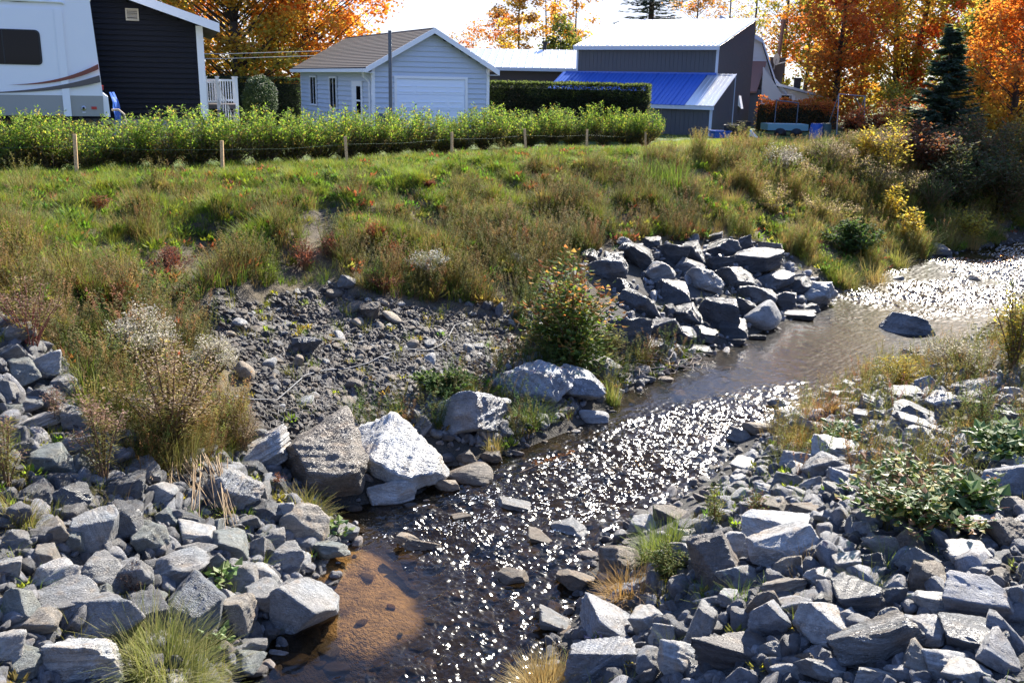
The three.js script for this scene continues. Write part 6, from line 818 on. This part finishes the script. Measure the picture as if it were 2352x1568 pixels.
function spruce(name, label, { x, z, base = Y0, h, r, col, seed, dense = 1, droop = 0.25 }) {
  const q = RNG(seed), t = thing(name, label, 'tree', [x, base, z]), tg = new MB(), g = new MB(), pn = Math.round(46 * dense);
  tg.tube([[0, -0.3, 0], [0, h * 0.5, 0], [0, h, 0]], [0.16 * h / 8, 0.1 * h / 8, 0.01], [0.06, 0.045, 0.035], 8);
  const lev = Math.round(h * 5.2 * dense);
  for (let k = 0; k < lev; k++) {
    const v = (k + q() * 0.6) / lev, y = h * lerp(0.03, 0.99, v), R0 = r * Math.pow(1 - v, 0.85) * lerp(0.72, 1.12, q()) + 0.06, nb = Math.round(lerp(11, 5, v));
    for (let j = 0; j < nb; j++) {
      const a = q() * 6.283, yj = (q() - 0.5) * h / lev * 3.5, Lb = R0 * lerp(0.65, 1.1, q()), at = (u) => [Math.cos(a) * Lb * u, y + yj - droop * Lb * u + 0.22 * Lb * u * u, Math.sin(a) * Lb * u];
      tg.tube([at(0), at(1)], [0.014, 0.004], [0.06, 0.045, 0.035], 3);
      for (let i = 0; i < pn; i++) { const u = lerp(0.12, 1.03, q()), c = at(u), b = a + (q() - 0.5) * 2.4, f = lerp(0.6, 1.35, q()), dir = V(Math.cos(b), -0.25 + 0.5 * (q() - 0.3), Math.sin(b)).normalize(), L = lerp(0.16, 0.36, q()) * (0.7 + r * 0.15); g.leaf(c, dir.toArray(), V(-Math.sin(b), (q() - 0.5) * 0.8, Math.cos(b)).normalize().toArray(), L, L * 0.36, col.map((w) => w * f)); }
    }
  }
  tg.build('trunk', barkMat, t); g.build('crown', leafMat, t);
  return t;
}
const ON = (px, z) => atZ(px, 200, z).x;
const OC = [0.72, 0.25, 0.04], OC2 = [0.68, 0.34, 0.04], YO = [0.62, 0.43, 0.05], OG = [0.40, 0.38, 0.06], RO = [0.70, 0.19, 0.05], BR = [0.48, 0.28, 0.08], GN = [0.14, 0.17, 0.035];
tree('maple_tree', 'big golden maple rising behind the dark house', { x: ON(545, -52), z: -52, h: 15, r: 5.6, crown: 0.06, trunk: 0.30, clusters: 240, leaves: 150, leaf: 0.24, spread: 1.0, seed: 11, tone: (s, v, w) => mix3(mix3(YO, OC2, clamp(v * 0.9 + w)), OG, clamp(0.5 - v * 1.2 - w)), pal: [YO, OC2, OG] });
tree('maple_tree', 'orange maple left of the garage roof, glowing against the white sky', { x: ON(705, -55), z: -55, h: 15.5, r: 5.4, crown: 0.06, trunk: 0.26, clusters: 240, leaves: 150, leaf: 0.24, spread: 1.0, seed: 12, tone: (s, v, w) => mix3(mix3(OC2, OC, clamp(0.4 + s * 0.7 + w)), YO, clamp(0.6 - v * 1.5)), pal: [OC, OC2, YO] });
tree('maple_tree', 'reddish maple partly hidden above the dark house roof', { x: ON(420, -58), z: -58, h: 13, r: 4, crown: 0.15, trunk: 0.3, clusters: 90, leaves: 110, leaf: 0.26, spread: 0.9, seed: 13, pal: [RO, OC, OC2] });
[[1190, -85, 13.5, 2.4, [YO, BR, OC2], 'slim golden birch standing left behind the workshop roof', 60, 46], [1262, -88, 14, 2.0, [BR, OC2, YO], 'thin birch with upright bare limbs above the workshop roof', 40, 20], [1318, -84, 13.5, 2.8, [BR, OC2, OC2], 'sparse rust leaved birch left of the bright shed roof', 55, 30], [1150, -92, 8.5, 2.6, [BR, OC, BR], 'low half bare tree at the left of the birches', 50, 26], [1085, -95, 7.6, 2.6, [BR, BR, OC], 'bare topped tree behind the garage ridge', 40, 16], [1285, -78, 7.0, 1.8, [OG, GN, [0.36, 0.36, 0.06]], 'small yellow green tree by the vent pipe', 50, 46]].forEach(([px, z, h, r, pal, l, n, lv], k) => tree('birch_tree', l, { x: ON(px, z), z, h, r, crown: 0.2, trunk: 0.13, clusters: Math.round(n * 1.3), leaves: lv * 1.9, leaf: 0.26, spread: 0.7, seed: 21 + k, pal, gap: 0.1, forks: k === 1 ? 3 : 1 }));
spruce('spruce_tree', 'dark conifer top showing above the bright shed roof', { x: ON(1487, -82), z: -82, h: 17.0, r: 5, col: [0.05, 0.075, 0.045], seed: 31, dense: 0.6 });
[[1590, -88, 12.6, 3.4, [OC2, BR, RO], 'rust orange tree right of the dark conifer', 70, 46], [1665, -92, 13.5, 3, [BR, BR, YO], 'nearly bare tree over the middle of the bright roof', 45, 14], [1722, -80, 13.5, 2.4, [BR, BR, OG], 'bare grey tree at the right end of the bright roof', 45, 14], [1795, -74, 16, 3.6, [BR, OC2, OG], 'tall tree with bent dark trunk and few brown leaves over the gambrel house', 80, 42]].forEach(([px, z, h, r, pal, l, n, lv], k) => tree('bare_tree', l, { x: ON(px, z), z, h, r, crown: 0.25, trunk: 0.2, clusters: Math.round(n * 1.2), leaves: lv * 1.6, leaf: 0.22, spread: 0.8, seed: 41 + k, pal, gap: 0.08 }));
tree('maple_tree', 'orange red maple left of the swing frame', { x: ON(1922, -56), z: -56, h: 10.6, r: 2.6, crown: 0.08, trunk: 0.2, clusters: 130, leaves: 110, leaf: 0.22, spread: 0.8, seed: 51, tone: (s, v, w) => mix3(mix3(OC, RO, clamp(v + w)), OG, clamp(0.45 - s * 0.3 - v)), pal: [OC, RO, GN] });
tree('maple_tree', 'tallest orange maple with twin dark trunks at the right', { x: ON(2075, -60), z: -60, h: 17.5, r: 6.0, crown: 0.08, trunk: 0.22, clusters: 250, leaves: 120, leaf: 0.25, spread: 1.0, seed: 52, forks: 2, gap: 0.14, tone: (s, v, w) => mix3(mix3(YO, OC, clamp(v * 0.5 + Math.abs(s) * 0.35 + w - 0.1)), OG, clamp(0.4 - v * 1.1 - w)), pal: [OC, YO, OC2] });
tree('maple_tree', 'yellow maple between the red one and the tallest one', { x: ON(1985, -64), z: -64, h: 13.5, r: 4.2, crown: 0.05, trunk: 0.25, clusters: 130, leaves: 110, leaf: 0.25, spread: 0.95, seed: 53, pal: [YO, OG, OC2] });
tree('maple_tree', 'bright orange maple at the right edge above the stream', { x: ON(2340, -44), z: -44, base: 3.0, h: 7.2, r: 2.7, crown: 0.05, trunk: 0.18, clusters: 130, leaves: 120, leaf: 0.18, spread: 0.7, seed: 54, tone: (s, v, w) => mix3(mix3(YO, OC, clamp(v * 1.4 + w - 0.1)), OG, clamp(0.35 - v)), pal: [OC, YO, OC2] });
tree('maple_tree', 'olive leaved tree between the dark spruce and the right edge', { x: ON(2262, -50), z: -50, base: 3.0, h: 7.4, r: 2.6, crown: 0.05, trunk: 0.18, clusters: 110, leaves: 110, leaf: 0.2, spread: 0.75, seed: 55, pal: [OG, GN, YO, OC2] });
tree('maple_tree', 'orange brown tree behind the dark spruce', { x: ON(2200, -58), z: -58, h: 9.5, r: 3.4, crown: 0.05, trunk: 0.2, clusters: 100, leaves: 110, leaf: 0.24, spread: 0.9, seed: 56, pal: [OC2, RO, OG] });
tree('maple_tree', 'yellow leaved tree beyond the shaded bank at the right edge', { x: ON(2420, -52), z: -52, base: 3, h: 8.5, r: 3.6, crown: 0.03, trunk: 0.2, clusters: 110, leaves: 110, leaf: 0.24, spread: 0.9, seed: 57, pal: [YO, OC2, OG] });
tree('maple_tree', 'low green brown tree behind the wing of the cream house', { x: ON(1850, -72), z: -72, h: 8.5, r: 3.2, crown: 0.05, trunk: 0.2, clusters: 90, leaves: 100, leaf: 0.25, spread: 0.9, seed: 58, pal: [OC2, OG, OC] });
spruce('spruce_tree', 'dark green spruce standing over the creek bank at the right', { x: ON(2172, -42), z: -42, base: 2.7, h: 5.4, r: 2.0, col: [0.065, 0.12, 0.05], seed: 61, dense: 1.5, droop: 0.1 });
spruce('spruce_tree', 'slender conifer against the sky at the far right', { x: ON(2302, -62), z: -62, h: 10.6, r: 1.9, col: [0.07, 0.11, 0.06], seed: 62, dense: 0.55 });
spruce('spruce_tree', 'greener conifer left of the slender one', { x: ON(2250, -60), z: -60, h: 7.6, r: 1.5, col: [0.07, 0.10, 0.03], seed: 63, dense: 0.55 });
function hedge(name, label, category, a, b, y0, y1, thick, n, pal, topPal, leaf, seed, round = 0.12, mat = leafMat, wild = round > 0.2 ? 0.28 : 0.035) {   // from a to b on plan
  const q = RNG(seed), t = thing(name, label, category, [a[0], y0, a[1]]), g = new MB(), dx = b[0] - a[0], dz = b[1] - a[1], L = Math.hypot(dx, dz), ux = dx / L, uz = dz / L, H = y1 - y0;
  for (let k = 0; k < n; k++) {
    const u = q() * L, face = q(); let w, y; if (face < 0.62) { y = Math.pow(q(), 0.9) * H; w = (q() < 0.72 ? 1 : -1) * thick * (0.5 + 0.08 * N(u * 1.2, y * 1.4, seed) + 0.05 * (q() - 0.5)); } else if (face < 0.9) { w = (q() - 0.5) * thick; y = H * (1 + wild * N(u * 1.1, w * 2, seed)) - 0.05 * q(); } else { y = q() * H; w = (q() - 0.5) * thick; }
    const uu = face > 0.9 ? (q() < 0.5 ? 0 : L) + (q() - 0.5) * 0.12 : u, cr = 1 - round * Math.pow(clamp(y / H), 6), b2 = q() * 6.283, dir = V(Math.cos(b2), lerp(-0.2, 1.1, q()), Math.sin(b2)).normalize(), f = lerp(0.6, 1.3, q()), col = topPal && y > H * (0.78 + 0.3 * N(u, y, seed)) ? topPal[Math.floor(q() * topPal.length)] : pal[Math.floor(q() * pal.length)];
    g.leaf([ux * uu - uz * w * cr, y, uz * uu + ux * w * cr], dir.toArray(), V(-Math.sin(b2), q() - 0.5, Math.cos(b2)).normalize().toArray(), leaf * lerp(0.6, 1.25, q()), leaf * 0.5, col.map((x) => x * f));
  }
  g.build('foliage', mat, t); const sg = new MB(); for (let u = 0.3; u < L; u += 0.6) sg.tube([[ux * u, -0.2, uz * u], [ux * u + 0.05, H * 0.5, uz * u], [ux * u, H * 0.85, uz * u]], [0.05, 0.035, 0.01], [0.05, 0.04, 0.03], 5); sg.build('stem', barkMat, t);
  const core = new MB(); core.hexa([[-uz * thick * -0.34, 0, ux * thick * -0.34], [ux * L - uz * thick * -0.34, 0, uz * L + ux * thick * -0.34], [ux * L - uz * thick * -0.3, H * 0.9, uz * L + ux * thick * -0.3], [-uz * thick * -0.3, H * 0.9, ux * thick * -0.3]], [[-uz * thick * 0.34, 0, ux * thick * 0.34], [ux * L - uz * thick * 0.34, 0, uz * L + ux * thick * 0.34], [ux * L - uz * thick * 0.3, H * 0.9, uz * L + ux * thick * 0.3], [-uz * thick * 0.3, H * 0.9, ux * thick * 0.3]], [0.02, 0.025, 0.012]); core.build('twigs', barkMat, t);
  return t;
}
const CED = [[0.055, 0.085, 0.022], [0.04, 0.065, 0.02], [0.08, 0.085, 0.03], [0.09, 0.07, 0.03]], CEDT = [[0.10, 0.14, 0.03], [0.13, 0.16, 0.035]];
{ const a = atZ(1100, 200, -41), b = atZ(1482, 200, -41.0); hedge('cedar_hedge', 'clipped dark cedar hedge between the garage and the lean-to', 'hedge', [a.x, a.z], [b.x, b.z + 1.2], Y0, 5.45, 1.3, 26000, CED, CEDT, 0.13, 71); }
{ const a = atZ(470, 200, -47), b = atZ(690, 200, -48); hedge('cedar_hedge', 'shaded cedar hedge behind the deck and the round shrub', 'hedge', [a.x - 1, a.z], [b.x, b.z], Y0, 5.4, 1.2, 9000, CED.slice(0, 2), null, 0.15, 72); }
{ const a = atZ(1745, 290, -52), b = atZ(1900, 290, -53); hedge('red_hedge', 'red leaved hedge in front of the cream house', 'hedge', [a.x, a.z], [b.x, b.z], 3.0, 4.75, 1.2, 5200, [[0.16, 0.10, 0.03], [0.10, 0.10, 0.03], [0.26, 0.12, 0.03]], [RO, OC, OC2], 0.15, 73, 0.3); }
[[1972, 322, 70, 80], [2015, 330, 80, 92], [2060, 338, 90, 104], [2105, 350, 90, 112], [2140, 372, 70, 90]].forEach(([x, y, w, h], k) => plant('red_shrub', ['red brown shrub behind the swing frame', 'dark red shrub right of the swing frame', 'rusty shrub in front of the lime yellow sapling', 'orange red shrub left of the spruce', 'low orange red shrub touching the spruce'][k], 'shrub', [x, y, w, h], { rag: 0.45, stems: 40, leaves: 2600, leaf: 0.17, narrow: 0.65, palette: [[0.20, 0.09, 0.04], [0.10, 0.10, 0.03], [0.28, 0.11, 0.04]], top: [RO, OC, [0.5, 0.16, 0.05]], topFrom: 0.75, from: 0.02, bunch: 0.22, at: V(atZ(x, 250, -48 + k * 1.2).x, 2.85, -48 + k * 1.2) }, 960 + k));
{   // round clipped shrub by the deck
  const p = atZ(598, 250, -34.5), q = RNG(81), t = thing('round_shrub', 'round clipped shrub with glossy leaves between the deck and the garage', 'shrub', [p.x, Y0, p.z]), g = new MB(), sg = new MB();
  for (let k = 0; k < 6500; k++) { const a = q() * 6.283, el = (q() - 0.5) * 2, ce = Math.sqrt(1 - el * el), rr = Math.pow(q(), 0.2) * (1 + 0.12 * N(Math.cos(a) * ce * 2, el * 2, Math.sin(a) * ce * 2)), b = q() * 6.28, dir = V(Math.cos(a) * 0.6 + Math.cos(b) * 0.6, 0.2 - q() * 0.8, Math.sin(a) * 0.6 + Math.sin(b) * 0.6).normalize(), f = lerp(0.6, 1.3, q()); g.leaf([Math.cos(a) * ce * rr * 0.58, 1.5 + el * rr * 0.85, Math.sin(a) * ce * rr * 0.58], dir.toArray(), V(-Math.sin(b), q() - 0.5, Math.cos(b)).normalize().toArray(), 0.09, 0.055, [0.07 * f, 0.12 * f, 0.03 * f]); }
  sg.tube([[0, -0.1, 0], [0, 0.8, 0], [0.1, 1.6, 0]], [0.07, 0.05, 0.02], [0.06, 0.045, 0.03], 7); sg.build('stem', barkMat, t); g.build('foliage', glossyLeaf, t);
}
// undergrowth of the shaded bank at the far right
[[2190, 470, 170, 130, [[0.08, 0.13, 0.03], [0.12, 0.13, 0.03], [0.14, 0.12, 0.04]], 'dark bush in the shade at the foot of the spruce'], [2300, 500, 170, 150, [[0.09, 0.12, 0.03], [0.16, 0.11, 0.03]], 'dark tangled bush on the shaded shore at the right edge'], [2250, 400, 190, 120, [[0.10, 0.12, 0.03], [0.20, 0.12, 0.04]], 'brownish bush under the olive tree'], [2350, 420, 150, 150, [[0.2, 0.2, 0.04], [0.36, 0.28, 0.05]], 'ochre bush under the orange maple at the right edge'], [2110, 400, 120, 110, [[0.3, 0.1, 0.03], [0.2, 0.08, 0.03], [0.1, 0.08, 0.03]], 'rust orange bush hanging over the slope left of the spruce'], [2180, 385, 150, 90, [[0.09, 0.12, 0.03], [0.22, 0.11, 0.04]], 'low dark bush right under the spruce']].forEach(([x, y, w, h, pal, l], k) => plant('leafy_bush', l, 'bush', [x, y, w, h], { stems: 40, leaves: 3600, leaf: 0.17, narrow: 0.6, palette: pal, bunch: 0.25, from: 0.02 }, 900 + k));

const renderer = new THREE.WebGLRenderer({ antialias: true });
renderer.toneMapping = THREE.LinearToneMapping;
renderer.toneMappingExposure = EXPOSURE;
renderer.shadowMap.enabled = true;
renderer.setSize(1024, 682);
renderer.render(scene, camera);
